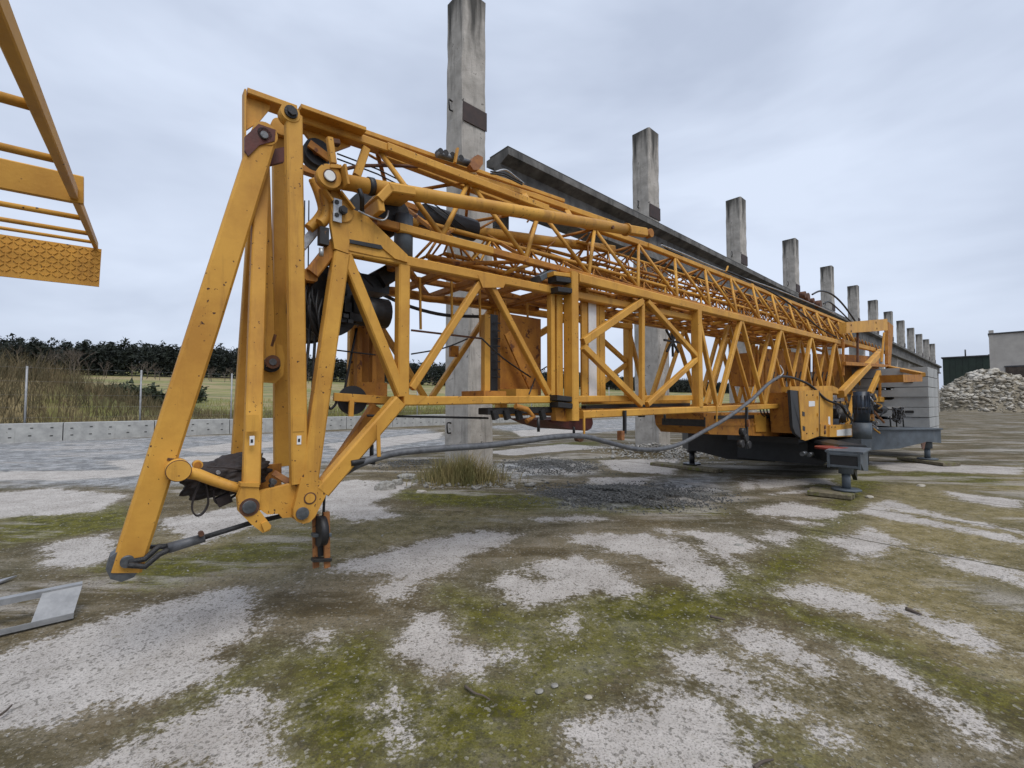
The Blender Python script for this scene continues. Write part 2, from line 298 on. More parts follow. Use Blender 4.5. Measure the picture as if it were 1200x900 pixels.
def ground_mat():
    m = bpy.data.materials.new('mossy_concrete_yard'); m.use_nodes = True; t = m.node_tree; b = t.nodes['Principled BSDF']; l = t.links.new
    def N(ty, **k):
        n = t.nodes.new(ty)
        for a, c in k.items(): setattr(n, a, c)
        return n
    tc = N('ShaderNodeTexCoord'); co = tc.outputs['Object']
    at = N('ShaderNodeAttribute', attribute_name='cover'); sp = N('ShaderNodeSeparateColor'); l(at.outputs['Color'], sp.inputs['Color'])
    def noise(sc, det=6, ro=.6, vec=None, di=0):
        n = N('ShaderNodeTexNoise'); n.inputs['Scale'].default_value = sc; n.inputs['Detail'].default_value = det; n.inputs['Roughness'].default_value = ro; n.inputs['Distortion'].default_value = di
        l(vec or co, n.inputs['Vector']); return n.outputs['Fac']
    def math_(op, a, c=None):
        n = N('ShaderNodeMath', operation=op)
        for i, x in enumerate((a, c)):
            if x is None: continue
            if isinstance(x, (int, float)): n.inputs[i].default_value = x
            else: l(x, n.inputs[i])
        return n.outputs[0]
    def rng_(x, a, c, lo=0, hi=1):
        n = N('ShaderNodeMapRange', interpolation_type='SMOOTHSTEP'); l(x, n.inputs[0])
        for i, q in zip((1, 2, 3, 4), (a, c, lo, hi)): n.inputs[i].default_value = q
        return n.outputs[0]
    def mix(f, a, c):
        n = N('ShaderNodeMix', data_type='RGBA')
        if isinstance(f, (int, float)): n.inputs['Factor'].default_value = f
        else: l(f, n.inputs['Factor'])
        for i, x in ((6, a), (7, c)):
            if isinstance(x, tuple): n.inputs[i].default_value = (*x, 1)
            else: l(x, n.inputs[i])
        return n.outputs[2]
    # a frame turned to the slab direction, stretched for drag marks
    mp = N('ShaderNodeMapping'); mp.inputs['Rotation'].default_value = (0, 0, -math.atan2(Q.y, Q.x)); mp.inputs['Scale'].default_value = (.35, 1.6, 1); l(co, mp.inputs['Vector']); st = mp.outputs['Vector']
    nb, nm, nf, nff = noise(.55, 5, .6), noise(3.2, 8, .68, di=.4), noise(22, 6, .7), noise(120, 3, .7)
    ns = noise(1.3, 8, .7, vec=st)
    edge = math_('ADD', math_('MULTIPLY', math_('SUBTRACT', nm, .5), .75), math_('MULTIPLY', math_('SUBTRACT', nf, .5), .38))
    n8 = noise(9, 6, .7); nf2 = noise(38, 5, .75)
    edge = math_('ADD', math_('ADD', math_('MULTIPLY', math_('SUBTRACT', nm, .5), .55), math_('MULTIPLY', math_('SUBTRACT', n8, .5), .42)), math_('MULTIPLY', math_('SUBTRACT', nf2, .5), .62))
    soil = mix(rng_(nm, .35, .65), (.074, .055, .026), (.128, .097, .048)); soil = mix(rng_(ns, .47, .60), soil, (.175, .142, .088))
    tanf = rng_(math_('ADD', at.outputs['Alpha'], math_('MULTIPLY', edge, 1.6)), -.35, .45); soil = mix(math_('MULTIPLY', tanf, .85), soil, mix(rng_(n8, .35, .62), (.155, .125, .042), (.285, .235, .118)))
    mossf = rng_(math_('ADD', sp.outputs[1], math_('MULTIPLY', edge, 1.1)), -.20, .14)
    mossc = mix(rng_(n8, .36, .62), (.046, .045, .004), (.118, .110, .006)); mossc = mix(rng_(nb, .45, .6, 0, .5), mossc, (.13, .115, .035))
    soil = mix(rng_(nb, .42, .62, 0, .55), soil, (.060, .055, .022))
    c = mix(mossf, soil, mossc)
    wetf = rng_(math_('ADD', sp.outputs[2], math_('MULTIPLY', edge, 2.2)), -.3, .6)
    wetc = mix(rng_(nm, .38, .62), (.15, .155, .16), (.36, .365, .37)); wetc = mix(rng_(n8, .52, .68), wetc, (.10, .10, .098))
    c = mix(wetf, c, wetc)
    far = rng_(math_('ADD', ns, math_('MULTIPLY', nb, .5)), .74, .86)
    bn = math_('ADD', sp.outputs[0], math_('MULTIPLY', edge, .78))
    bare = rng_(bn, -.012, .05)
    scuff = math_('MULTIPLY', far, rng_(sp.outputs[0], -.1, -.5, 0, .55)); speck = math_('MULTIPLY', rng_(n8, .60, .68), rng_(nm, .5, .62)); scuff = math_('MAXIMUM', scuff, math_('MULTIPLY', speck, .6)); bare = math_('MAXIMUM', bare, scuff)
    concc = mix(rng_(nm, .3, .7), (.36, .33, .30), (.50, .465, .43)); concc = mix(rng_(n8, .56, .74), concc, (.31, .28, .235)); concc = mix(math_('MULTIPLY', rng_(nf2, .60, .72), .75), concc, (.19, .17, .135)); concc = mix(math_('MULTIPLY', rng_(nff, .62, .72), .6), concc, (.20, .18, .15))
    film = math_('MULTIPLY', rng_(math_('ADD', sp.outputs[0], math_('MULTIPLY', edge, 1.5)), -.22, .12), .42); c = mix(film, c, (.27, .24, .19))
    c = mix(bare, c, concc)
    # aggregate grains and grit
    gr = N('ShaderNodeTexVoronoi'); gr.inputs['Scale'].default_value = 75; l(co, gr.inputs['Vector'])
    sc = N('ShaderNodeSeparateColor'); l(gr.outputs['Color'], sc.inputs['Color'])
    c = mix(math_('MULTIPLY', rng_(sc.outputs[0], .92, .97), .45), c, (.36, .34, .30)); c = mix(math_('MULTIPLY', rng_(sc.outputs[1], .86, .93), .5), c, (.05, .045, .03))
    c = mix(math_('MULTIPLY', rng_(nff, .46, .62), .40), c, mix(.75, c, (.03, .028, .02)))
    c = mix(math_('MULTIPLY', rng_(nff, .57, .66), .5), c, (.05, .045, .028)); c = mix(math_('MULTIPLY', rng_(nff, .40, .32), .25), c, (.34, .315, .27))
    # slab joints: fine dark lines across the bare slabs
    sx = N('ShaderNodeSeparateXYZ'); mp2 = N('ShaderNodeMapping'); mp2.inputs['Rotation'].default_value = (0, 0, -math.atan2(E.y, E.x)); l(co, mp2.inputs['Vector']); l(mp2.outputs['Vector'], sx.inputs['Vector'])
    jn = math_('ADD', sx.outputs[0], math_('MULTIPLY', noise(2, 3, .5), .08))
    ju = math_('ABSOLUTE', math_('SUBTRACT', math_('FRACT', math_('MULTIPLY', jn, 1 / 1.5)), .5)); jl = rng_(ju, .007, .013, 1, 0)
    jl = math_('MULTIPLY', jl, rng_(sx.outputs[0], 4.2, 4.8)); c = mix(math_('MULTIPLY', jl, .75), c, (.05, .045, .02))
    l(c, b.inputs['Base Color'])
    rgh = rng_(bare, 0, 1, .95, .85); l(rgh, b.inputs['Roughness']); b.inputs['Specular IOR Level'].default_value = .2
    bh = math_('ADD', math_('MULTIPLY', nff, .35), math_('ADD', math_('MULTIPLY', nf, 1.0), math_('MULTIPLY', bare, -.15))); bh = math_('SUBTRACT', bh, math_('MULTIPLY', jl, .6)); bh = math_('ADD', bh, math_('MULTIPLY', gr.outputs['Distance'], .5))
    bp = N('ShaderNodeBump'); bp.inputs['Strength'].default_value = .7; bp.inputs['Distance'].default_value = .005; l(bh, bp.inputs['Height']); l(bp.outputs['Normal'], b.inputs['Normal'])
    return m
FIELD = mat('rough_field', (.20, .20, .05), .95, dark=(.11, .11, .035), nscale=.12, bump=0, spots=(.27, .21, .10), spot_scale=.05, spot_lo=.5)
GM = ground_mat(); gme = fast_mesh('ground', np.stack([X, Y, Zt], -1).reshape(-1, 3), quads, GM); gme.materials.append(FIELD)
qc = QQ.ravel()[quads].mean(1); gme.polygons.foreach_set('material_index', (qc > 23.1).astype(np.int32))
gme.polygons.foreach_set('use_smooth', np.ones(len(quads), bool))
ca = gme.color_attributes.new('cover', 'FLOAT_COLOR', 'POINT'); ca.data.foreach_set('color', cov.ravel())
tag(link('ground', gme), 'mossy stained concrete yard running out to a rough field', kind='structure')
def tz(u, q): return float(terrain(np.array([u]), np.array([q]))[0])

# ------------------------------------------------------------------ scatter helper (stones, gravel)
OCT = np.array([(1, 0, 0), (-1, 0, 0), (0, 1, 0), (0, -1, 0), (0, 0, 1), (0, 0, -1), (.6, .6, .55), (-.6, .6, .55), (-.6, -.6, .55), (.6, -.6, .55)])
OCT_F = np.array([(4, 6, 7), (4, 7, 8), (4, 8, 9), (4, 9, 6), (0, 6, 9), (2, 7, 6), (1, 8, 7), (3, 9, 8), (0, 2, 6), (2, 1, 7), (1, 3, 8), (3, 0, 9), (5, 2, 0), (5, 1, 2), (5, 3, 1), (5, 0, 3)])
def stones(pos, size, flat=.7, sink=.25):
    n = len(pos); V_ = OCT[None] * (1 + rng.uniform(-.3, .3, (n, 10, 1))) * np.stack([rng.uniform(.7, 1.3, n), rng.uniform(.6, 1.1, n), flat * rng.uniform(.6, 1.2, n)], -1)[:, None, :] * np.asarray(size)[:, None, None]
    a = rng.uniform(0, 6.28, n); ca, sa = np.cos(a)[:, None], np.sin(a)[:, None]; x = V_[..., 0] * ca - V_[..., 1] * sa; y = V_[..., 0] * sa + V_[..., 1] * ca
    tl = rng.uniform(-.5, .5, n)[:, None]; z = V_[..., 2] + x * tl
    P_ = np.stack([x + pos[:, 0:1], y + pos[:, 1:2], z + pos[:, 2:3] + np.asarray(size)[:, None] * flat * sink], -1)
    return P_.reshape(-1, 3), (OCT_F[None] + (np.arange(n) * 10)[:, None, None]).reshape(-1, 3)
def stuff(name, vt, m, label):
    return tag(link(name, fast_mesh(name, vt[0], vt[1], m)), label, kind='stuff')
def one_stone(name, px, py, size, m, label, cat, group=None, flat=.7, n=3):
    c = G(px, py); import bmesh
    bm = bmesh.new(); bmesh.ops.create_icosphere(bm, subdivisions=n, radius=1); sx, sy, sz = size; k = random.random() * 50
    for v in bm.verts:
        f = 1 + .28 * mnoise.noise(v.co * 1.3 + Vector((k, 0, 0))) + .10 * mnoise.noise(v.co * 4 + Vector((0, k, 0)))
        w = Vector((abs(v.co.x) ** .7 * math.copysign(1, v.co.x), abs(v.co.y) ** .7 * math.copysign(1, v.co.y), abs(v.co.z) ** .7 * math.copysign(1, v.co.z))) * f
        v.co = Vector((w.x * sx, w.y * sy, max(w.z, -.4) * sz + sz * .38))
    me = bpy.data.meshes.new(name); bm.to_mesh(me); bm.free(); me.materials.append(m)
    o = link(name, me, None, c); o.rotation_euler.z = random.uniform(-.5, .5); return tag(o, label, cat, group)

# ------------------------------------------------------------------ row of concrete columns with the crane runway beam
S0 = RQ(0, 0); c0 = Vector((-.105 * 7.94, 7.94, 0)); U0, QR = c0.dot(E), c0.dot(Q); SP = .505 * 7.94 / E.y
HT = 8.55; LEDGE = 4.78; CW = .52
def column_mesh():
    mb = MB(); h = CW / 2
    def ring(x0, x1, q0, q1, z, j=0, c=.03):
        pr = [(x0 + c, q0), (x1 - c, q0), (x1, q0 + c), (x1, q1 - c), (x1 - c, q1), (x0 + c, q1), (x0, q1 - c), (x0, q0 + c)]
        return [E * (a + random.uniform(-j, j)) + Q * (b + random.uniform(-j, j)) + UP * z for a, b in pr]
    zs = [-.3] + [i * .35 for i in range(1, 15)] + [LEDGE]
    mb.ring_tube([ring(-h, h, -h - .22, h, z, .006) for z in zs])
    zs = [LEDGE + .002] + [LEDGE + i * .25 for i in range(1, 14)] + [HT]
    mb.ring_tube([ring(-h, h, -h, h, z, .010) for z in zs]); return mb
COLM = column_mesh().mesh('concrete_column', COLC)
b1 = MB(); hh = CW / 2
b1.bar(E * -(hh + .002) + Q * -(hh + .008) + UP * 6.32, E * (hh + .002) + Q * -(hh + .008) + UP * 6.32, .34, .016, Q); BANDM = b1.mesh('steel_band', mat('dark_rusted_band', (.055, .032, .027), .7, nscale=9))
b1 = MB()
def loop_pts(z): return [E * -(hh + d) + Q * (.02 + q) + UP * (z + k) for d, q, k in ((-.03, .03, .08), (.06, .03, .09), (.10, 0, .06), (.10, -.01, -.05), (.06, .03, -.09), (-.03, .03, -.08))]
b1.tube(catmull(loop_pts(6.55), 4), .014, 6); LOOPM = b1.mesh('lifting_loop', DKS)
b1 = MB(); b1.tube(catmull(loop_pts(.82), 4), .014, 6); LOOPM2 = b1.mesh('lifting_loop', DKS)
ords = ['first', 'second', 'third', 'fourth', 'fifth', 'sixth', 'seventh', 'eighth', 'ninth', 'tenth', 'eleventh', 'twelfth', 'thirteenth']
for i in range(13):
    o = link('concrete_column', COLM, None, RQ(U0 + i * SP, QR) + UP * 0)
    lab = 'tall weathered concrete column with a steel loop, nearest of its row, grass at its foot' if i == 0 else ('weathered grey concrete column, farthest in the long row' if i == 12 else f'weathered square concrete column, {ords[i]} from the near end of the long row')
    tag(o, lab, 'column', 'concrete columns standing in a row')
    link('steel_band', BANDM, o); link('lifting_loop', LOOPM, o)
    if i == 0: link('lifting_loop', LOOPM2, o)
for i in range(12):
    u0 = U0 + i * SP + (.30 if i == 0 else .005); u1 = U0 + (i + 1) * SP - .005; qb = QR - hh - .26
    base = RQ(u0, qb, LEDGE); root = thing('runway_beam', base, f'dark concrete runway beam with a broad top flange, {ords[i]} span from the near end' if i else 'dark concrete runway beam starting beside the nearest column, its end face showing', 'beam', 'concrete beams joining the columns')
    prof = [(-.20, 0), (.20, 0), (.20, .12), (.09, .2), (.09, .66), (.30, .74), (.30, .86), (-.30, .86), (-.30, .74), (-.09, .66), (-.09, .2), (-.20, .12)]
    mb = MB(); mb.prism([RQ(u0, qb + a, LEDGE + .004 + b) for a, b in prof], E * (u1 - u0)); part(root, 'beam', mb, CONB)
    mb = MB(); mb.bar(RQ(u0 + .02, qb - .02, LEDGE + .89), RQ(u1 - .02, qb - .02, LEDGE + .89), .50, .05, UP); part(root, 'rail_bed', mb, CAPD)
    if i == 0:
        for q0 in (QR - hh + .05,):
            mb = MB(); mb.box(RQ(u0 + .35, QR - .1, LEDGE - .2), E * .3, Q * .2, UP * .7); part(root, 'end_bracket', mb, CONB)

# ------------------------------------------------------------------ yard wall of concrete blocks, wire fence behind
wu0, WQ = -4.7, 21.3
w0 = G(75, 515); w1 = G(152, 512.5); WQ = (w0.dot(Q) + G(270, 509.5).dot(Q)) / 2
BL = 2.35; ub = w0.dot(E)
names = {}
for k in range(-3, 20):
    u0 = ub + k * BL; root_loc = RQ(u0, WQ)
    mb = MB(); mb.box(RQ(u0 + .012, WQ, -.05), E * (BL - .024), Q * .6, UP * (.63 + random.uniform(-.012, .012)))
    lab = ('pale concrete barrier block at the left end of the yard wall by the first fence post' if k == -1 else f'pale concrete barrier block in the yard wall, number {k + 4} along from its left end')
    mb2 = MB(); mb2.bar(RQ(u0 + .05, WQ + .3, .60), RQ(u0 + BL - .05, WQ + .3, .60), .5, .05, UP)
    root = thing('concrete_block', root_loc, f'pale concrete barrier block, {["first","second","third","fourth","fifth","sixth","seventh","eighth","ninth","tenth","eleventh","twelfth","thirteenth","fourteenth","fifteenth","sixteenth","seventeenth","eighteenth","nineteenth","twentieth","twenty-first","twenty-second","twenty-third"][k+3]} from the left in the yard wall', 'concrete block', 'concrete blocks forming the yard wall')
    part(root, 'block', mb, BLOC)
    hm = MB()
    for a in range(5):
        for z in (.18, .42):
            c = RQ(u0 + .22 + a * .47 + random.uniform(-.03, .03), WQ - .004, z + random.uniform(-.02, .02)); hm.bar(c - E * .035, c + E * .035, .03, .012, Q)
    h = part(root, 'lifting_hole', hm, CAPD); h['kind'] = 'stuff'
fence = thing('wire_fence', RQ(-5, WQ + .8), 'thin wire fence on round grey steel posts behind the block wall', 'fence')
fq = WQ + .75
def ray_q(x, q): r = sight(x, 471); return r * (q / r.dot(Q))
pu = [ray_q(x, fq).dot(E) for x in (30, 165, 271)]; sp_ = (pu[2] - pu[0]) / 2
for k in range(-1, 13):
    b = RQ(pu[0] + k * sp_, fq, -.1); mb = MB(); mb.cyl(b, b + UP * 2.55, .028, 10); part(fence, 'fence_post', mb, GALV)
mb = MB()
for z in (.75, 1.1, 1.5, 1.95, 2.4): mb.cyl(RQ(pu[0] - sp_, fq - .04, z), RQ(pu[0] + 12 * sp_, fq - .04, z), .0018, 3)
w = part(fence, 'wire_strand', mb, GALV); w['kind'] = 'stuff'

# ------------------------------------------------------------------ weeds, field, bushes, far wood
def blades(u, q, h, wd, lean=.35, z=None, seg=False):
    n = len(u); x = E.x * u + Q.x * q; y = E.y * u + Q.y * q; z = terrain(u, q) if z is None else z
    a = rng.uniform(0, 6.28, n); l = rng.normal(0, lean, n) * h; b = rng.uniform(0, 6.28, n)
    v = np.zeros((n, 5, 3)); dx, dy = np.cos(a) * wd / 2, np.sin(a) * wd / 2
    for k, (t, wf, s) in enumerate(((0, 1, -1), (0, 1, 1), (.55, .75, 1), (.55, .75, -1), (1, 0, 0))):
        v[:, k, 0] = x + dx * wf * s + np.cos(b) * l * t * t; v[:, k, 1] = y + dy * wf * s + np.sin(b) * l * t * t; v[:, k, 2] = z + h * t - .02
    o = (np.arange(n) * 5)[:, None, None]; f = (np.array([(0, 1, 2), (0, 2, 3), (3, 2, 4)])[None] + o).reshape(-1, 3)
    return v.reshape(-1, 3), f
n = 60000; u = rng.uniform(-14, 30, n); q = WQ + .9 + rng.beta(1, 2.4, n) * 16
md = np.exp(-((u + 3.2) / 5.2) ** 2 - ((q - 28) / 5) ** 2)
keep = rng.random(n) < .25 + .75 * md + .2 * (q < WQ + 4); u, q, md = u[keep], q[keep], md[keep]
stuff('dry_weeds', blades(u, q, rng.uniform(.25, .6, len(u)) + md * rng.uniform(.1, 1.0, len(u)), rng.uniform(.008, .028, len(u)), .55), WEED, 'tall brown weeds and dead stalks on the bank behind the block wall')
n = 26000; u = rng.uniform(-12, 60, n); q = WQ + 4 + rng.random(n) ** 2 * 45; k = np.exp(-((u + 5) / 7) ** 2 - ((q - 28) / 7) ** 2) < .12; u, q = u[k], q[k]; n = len(u)
stuff('field_grass', blades(u, q, rng.uniform(.2, .55, n), rng.uniform(.015, .05, n), .3), mat('field_blades', (.27, .25, .07), .9, dark=(.12, .14, .035), nscale=.25, bump=0), 'pale yellow green rough grass covering the field behind the fence')
def leafball(c, r, n, size, sq=1.0):
    d = rng.normal(size=(n, 3)); d /= np.linalg.norm(d, axis=1)[:, None]; rad = rng.random(n) ** .4
    lump = 1 + .35 * np.sin(d[:, 0] * 5 + c[0]) * np.sin(d[:, 2] * 6 + 1) + .2 * np.sin(d[:, 1] * 9)
    p = d * (rad * lump)[:, None] * np.array([r, r, r * sq]) + np.array(c); v = p[:, None, :] + rng.normal(0, size, (n, 3, 3)); return v.reshape(-1, 3), np.arange(n * 3).reshape(-1, 3)
for px, qq, r, lab in ((112, 46, 1.35, 'dark green bush left of two companions in the field beyond the fence'), (146, 46, 1.6, 'dark green rounded bush in the field, tallest of three beyond the fence'), (176, 47, 1.25, 'dark green bush right of two companions in the field beyond the fence'), (20, 60, 3.0, 'bare brown thicket bush on the bank at the far left'), (222, 62, 1.5, 'small dark bush by the wood edge, right of the other bushes')):
    p = ray_q(px, qq); uu = p.dot(E); zz = tz(uu, qq); root = thing('bush', RQ(uu, qq, zz), lab, 'bush')
    mb = MB()
    for k in range(5):
        a = random.uniform(0, 6.28); mb.tube([RQ(uu, qq, zz - .1), RQ(uu + .3 * math.cos(a), qq + .3 * math.sin(a), zz + r * .5), RQ(uu + .7 * math.cos(a), qq + .7 * math.sin(a), zz + r * 1.0)], .07, 5, .02)
    part(root, 'stem', mb, TWIG)
    c = RQ(uu, qq, zz + r * .6); vv, ff = leafball(tuple(c), r, 1800, .15, .62); me = fast_mesh('crown', vv - np.array(root.location), ff, TWIG if px == 20 else BUSHG); link('crown', me, root)
# conifer wood on the hill: one mass
def conifers(n, k=64):
    u = rng.uniform(-160, 900, n); q = rng.uniform(205, 330, n); q[: n // 2] = rng.uniform(205, 216, n // 2)
    q += 12 * np.sin(u * .03); z = terrain(u, q); h = np.clip(rng.normal(10, 1.4, n), 6, 14) * (1 + .09 * np.sin(u * .05) + .05 * np.sin(u * .17))
    x = E.x * u + Q.x * q; y = E.y * u + Q.y * q; w = rng.uniform(.16, .24, n) * h
    t = rng.random((n, k)) ** .8; prof = np.where(t < .35, .55 + t * 1.2, np.sqrt(np.clip(1 - ((t - .35) / .66) ** 2, 0, 1)) * .97)
    a = rng.uniform(0, 6.283, (n, k)); rad = prof * w[:, None] * np.sqrt(rng.random((n, k))) ; cz = z[:, None] + h[:, None] * (.06 + .92 * t)
    cen = np.stack([x[:, None] + np.cos(a) * rad, y[:, None] + np.sin(a) * rad, cz], -1); s = rng.normal(0, 1, (n, k, 3, 3)) * np.array([.50, .50, .42])
    v = (cen[:, :, None, :] + s).reshape(-1, 3); return v, np.arange(len(v)).reshape(-1, 3)
stuff('pine_wood', conifers(6500), PINE, 'dark pine wood massed along the hill behind the field')
def bare_tree(mb, base, h):
    def limb(p, d, l, r, k):
        q_ = p + d * l; mid = p + d * l * .5 + Vector((random.uniform(-.06, .06), random.uniform(-.06, .06), 0)) * l
        mb.tube([p, mid, q_], r, 4 if k > 1 else 3, r * .55, smooth=False)
        if k == 0: return
        for _ in range(3 if k > 1 else 4):
            nd = (d + Vector((random.uniform(-.8, .8), random.uniform(-.8, .8), random.uniform(-.1, .5)))).normalized()
            limb(p + d * l * random.uniform(.5, 1), nd, l * random.uniform(.5, .75), r * .5, k - 1)
    limb(base, Vector((random.uniform(-.06, .06), 0, 1)).normalized(), h * .42, h * .018, 3)
mb = MB()
for k in range(60):
    px = (random.uniform(-70, 120) if k % 2 else random.uniform(100, 290)) if k < 44 else random.uniform(300, 1000); qq = random.uniform(150, 198); p = ray_q(px, qq); uu = p.dot(E); bare_tree(mb, RQ(uu, qq, tz(uu, qq)), random.uniform(6, 9) * (1.35 if px < 100 else .8))
tag(link('bare_wood', mb.mesh('bare_wood', TWIG)), 'leafless grey brown trees thinly edging the pine wood', kind='stuff')

# ------------------------------------------------------------------ buildings and rubble at the right
def flat(x, Yd, z=0.0): return Vector(((x - 600) / F * Yd, Yd, z))
def zat(y, Yd): return CAM_H + (471 - y) / F * Yd
bY = 72; r0 = flat(1162, bY); root = thing('brick_building', r0, 'pale brick building with a brown boarded doorway at the right edge', 'building')
fw = -Q; bk = E; hb = zat(392, bY)
mb = MB(); mb.box(r0, fw * 16, bk * 12, UP * hb); part(root, 'wall', mb, BRKW)
mb = MB(); mb.box(r0 + UP * (hb + .003) - fw * .15 - bk * .15, fw * 16.3, bk * 12.3, UP * .22); part(root, 'roof_edge', mb, ROOF)
mb = MB(); mb.box(r0 - fw * .05 - bk * .06 + UP * 0, fw * .55, bk * 1, UP * (hb + .7)); part(root, 'corner_pier', mb, BRKW)
dz = zat(431, bY); lint = MB(); lint.box(r0 + fw * 1.5 - bk * .12 + UP * dz, fw * 6, bk * .3, UP * .22); part(root, 'lintel', lint, ROOF)
for k in range(14):
    mb = MB(); mb.box(r0 + fw * (1.6 + k * .41) - bk * (.06 + .02 * (k % 2)), fw * .395, bk * .2, UP * dz); part(root, 'door_board', mb, DOOR)
sY = 92; r0 = flat(1106, sY); root = thing('green_shed', r0, 'low dark green metal shed behind the rubble heap', 'shed'); hb = zat(420, sY)
for k in range(11):
    mb = MB(); mb.box(r0 + fw * k * .95 + bk * (.05 * (k % 2)), fw * .94, bk * 8, UP * hb); part(root, 'wall_sheet', mb, SHED)
mb = MB(); mb.box(r0 - fw * .2 - bk * .2 + UP * (hb + .003), fw * 11, bk * 8.6, UP * .25); part(root, 'roof', mb, ROOF)
mb = MB(); c = r0 + fw * 3.2 + bk * 3; mb.cyl(c + UP * hb, c + UP * (hb + 1.8), .12, 8); part(root, 'flue', mb, ROOF)
mb = MB(); c = r0 + fw * 6.4 + bk * 2; mb.box(c + UP * hb, fw * 1.9, bk * 1.2, UP * .5); part(root, 'roof_vent', mb, ROOF)
# rubble heap
hY = 58; hc = flat(1152, hY + 3); rw, rd, rh = 6.6, 5.5, zat(436, hY + 3)
gx, gy = np.meshgrid(np.linspace(-1.25, 2.2, 80), np.linspace(-1.15, 1.15, 40), indexing='ij')
def heap(a, b):
    f = np.clip(1 - (np.where(a > 0, a / 2.0, a / 1.05)) ** 2 - b ** 2, 0, 1) ** .75; return rh * f * (.88 + .10 * np.sin(a * 5 + 1) + .08 * np.sin(b * 7 + a * 9))
hz = heap(gx, gy); hv = np.stack([hc.x + gx * rw, hc.y + gy * rd, hz - .05 + rng.normal(0, .06, hz.shape)], -1).reshape(-1, 3); ii = np.arange(80 * 40).reshape(80, 40)
root = tag(link('rubble_heap', fast_mesh('rubble_heap', hv, np.stack([ii[:-1, :-1], ii[1:, :-1], ii[1:, 1:], ii[:-1, 1:]], -1).reshape(-1, 4), EARTH)), 'long heap of broken concrete rubble and earth in front of the buildings', 'rubble heap')
a, b = rng.uniform(-1.05, 2.0, 6500), rng.uniform(-1, .6, 6500); z = heap(a, b); k = z > .02
sz = rng.gamma(1.0, .10, k.sum()) + .04
vt = stones(np.stack([hc.x + a[k] * rw, hc.y + b[k] * rd, z[k]], -1), np.minimum(sz, .55), .6); o = link('rubble_stone', fast_mesh('rubble_stone', vt[0], vt[1], RUBB), root); o['kind'] = 'stuff'
# dark far yard things seen through the mast
# ------------------------------------------------------------------ the folded tower crane
CB = Vector(UVW(9.8, -3.05, 0))
crane = thing('tower_crane', CB, 'yellow self erecting tower crane folded flat on its outriggers, lattice mast and jib stacked lengthwise', 'tower crane')
def cpart(name, mb, m, par=None): return part(crane, name, mb, m, par)
N1, F1 = -2.55, -3.60        # outer mast side planes
NI, FI = -2.63, -3.46        # inner mast side planes
def dark(m): return m
def plate(pts, v, th, m, name, par=None):
    mb = MB(); mb.prism([V(x, y, v) for x, y in pts], P * -th); return cpart(name, mb, m, par)
def disc(x, y, v, rpx, th, m, name, par=None, n=24, x2=None):
    c = V(x, y, v); r = rpx * mpp(c); mb = MB(); mb.cyl(c, c - P * th, r, n); return cpart(name, mb, m, par)
def pbar(a, b, v, wpx, h, m, name, par=None, v2=None, n=P, w2=None):
    p0, p1 = V(*a, v), V(*b, v2 if v2 is not None else v); w = wpx * mpp((p0 + p1) / 2)
    mb = MB(); mb.bar(p0, p1, w, h, n); return cpart(name, mb, m, par)
def wbar(p0, p1, w, h, m, name, par=None, n=P): mb = MB(); mb.bar(p0, p1, w, h, n); return cpart(name, mb, m, par)
def ptube(a, b, v, rpx, m, name, par=None, v2=None, n=12):
    p0, p1 = V(*a, v), V(*b, v2 if v2 is not None else v); mb = MB(); mb.cyl(p0, p1, rpx * mpp((p0 + p1) / 2), n); return cpart(name, mb, m, par)
def rod(p0, p1, r, m, name, par=None, n=8): mb = MB(); mb.cyl(p0, p1, r, n); return cpart(name, mb, m, par)
def wire(pts, r, m, name, par=None, n=6, k=8): mb = MB(); mb.tube(catmull(pts, k), r, n); return cpart(name, mb, m, par)
def lerp(a, b, t): return a + (b - a) * t

# ---- inner mast (front box)
iu = (UW(400, 290, NI), UW(650, 340, NI)); il = (UW(474, 470, NI), UW(652, 468, NI))
def iu_at(u): a, b = iu; return lerp(a[1], b[1], (u - a[0]) / (b[0] - a[0]))
def il_at(u): a, b = il; return lerp(a[1], b[1], (u - a[0]) / (b[0] - a[0]))
uA, uE, uM = UW(474, 400, NI)[0], UW(652, 400, NI)[0], UW(571, 400, NI)[0]
u0i = iu[0][0]; EXT = UW(812, 400, NI)[0]
mb = MB()
for v in (NI, FI):
    mb.bar(UVW(u0i, v - .035, iu_at(u0i)), UVW(EXT, v - .035, iu_at(EXT)), .068, .07)
    mb.bar(UVW(uA, v - .035, il_at(uA)), UVW(EXT, v - .035, il_at(EXT)), .060, .07)
imast = cpart('inner_mast', mb, YEL)
def ib(u_0, w_0, u_1, w_1, v, w, h, name='diagonal', m=YEL, off=-.035): return wbar(UVW(u_0, v + off, w_0), UVW(u_1, v + off, w_1), w, h, m, name, imast)
for v in (NI, FI):
    ib(uA, iu_at(uA) - .03, uA, il_at(uA) + .03, v, .078, .075, 'post')
    ib(uE - .03, iu_at(uE) - .03, uE - .03, il_at(uE) + .03, v, .045, .06, 'post')
    ib(uE + .06, iu_at(uE) - .035 + .05, uE + .06, il_at(uE) - .05, v, .075, .085, 'post', off=-.05)
a, b = UW(485, 455, NI), UW(566, 329, NI); ib(*a, *b, NI, .048, .05)
a, b = UW(577, 331, NI), UW(646, 462, NI); ib(*a, *b, NI, .048, .05)
ib(uA + .05, iu_at(uA) - .06, uM - .03, il_at(uM) + .03, FI, .045, .05); ib(uM + .04, il_at(uM) + .03, uE - .05, iu_at(uE) - .05, FI, .045, .05)
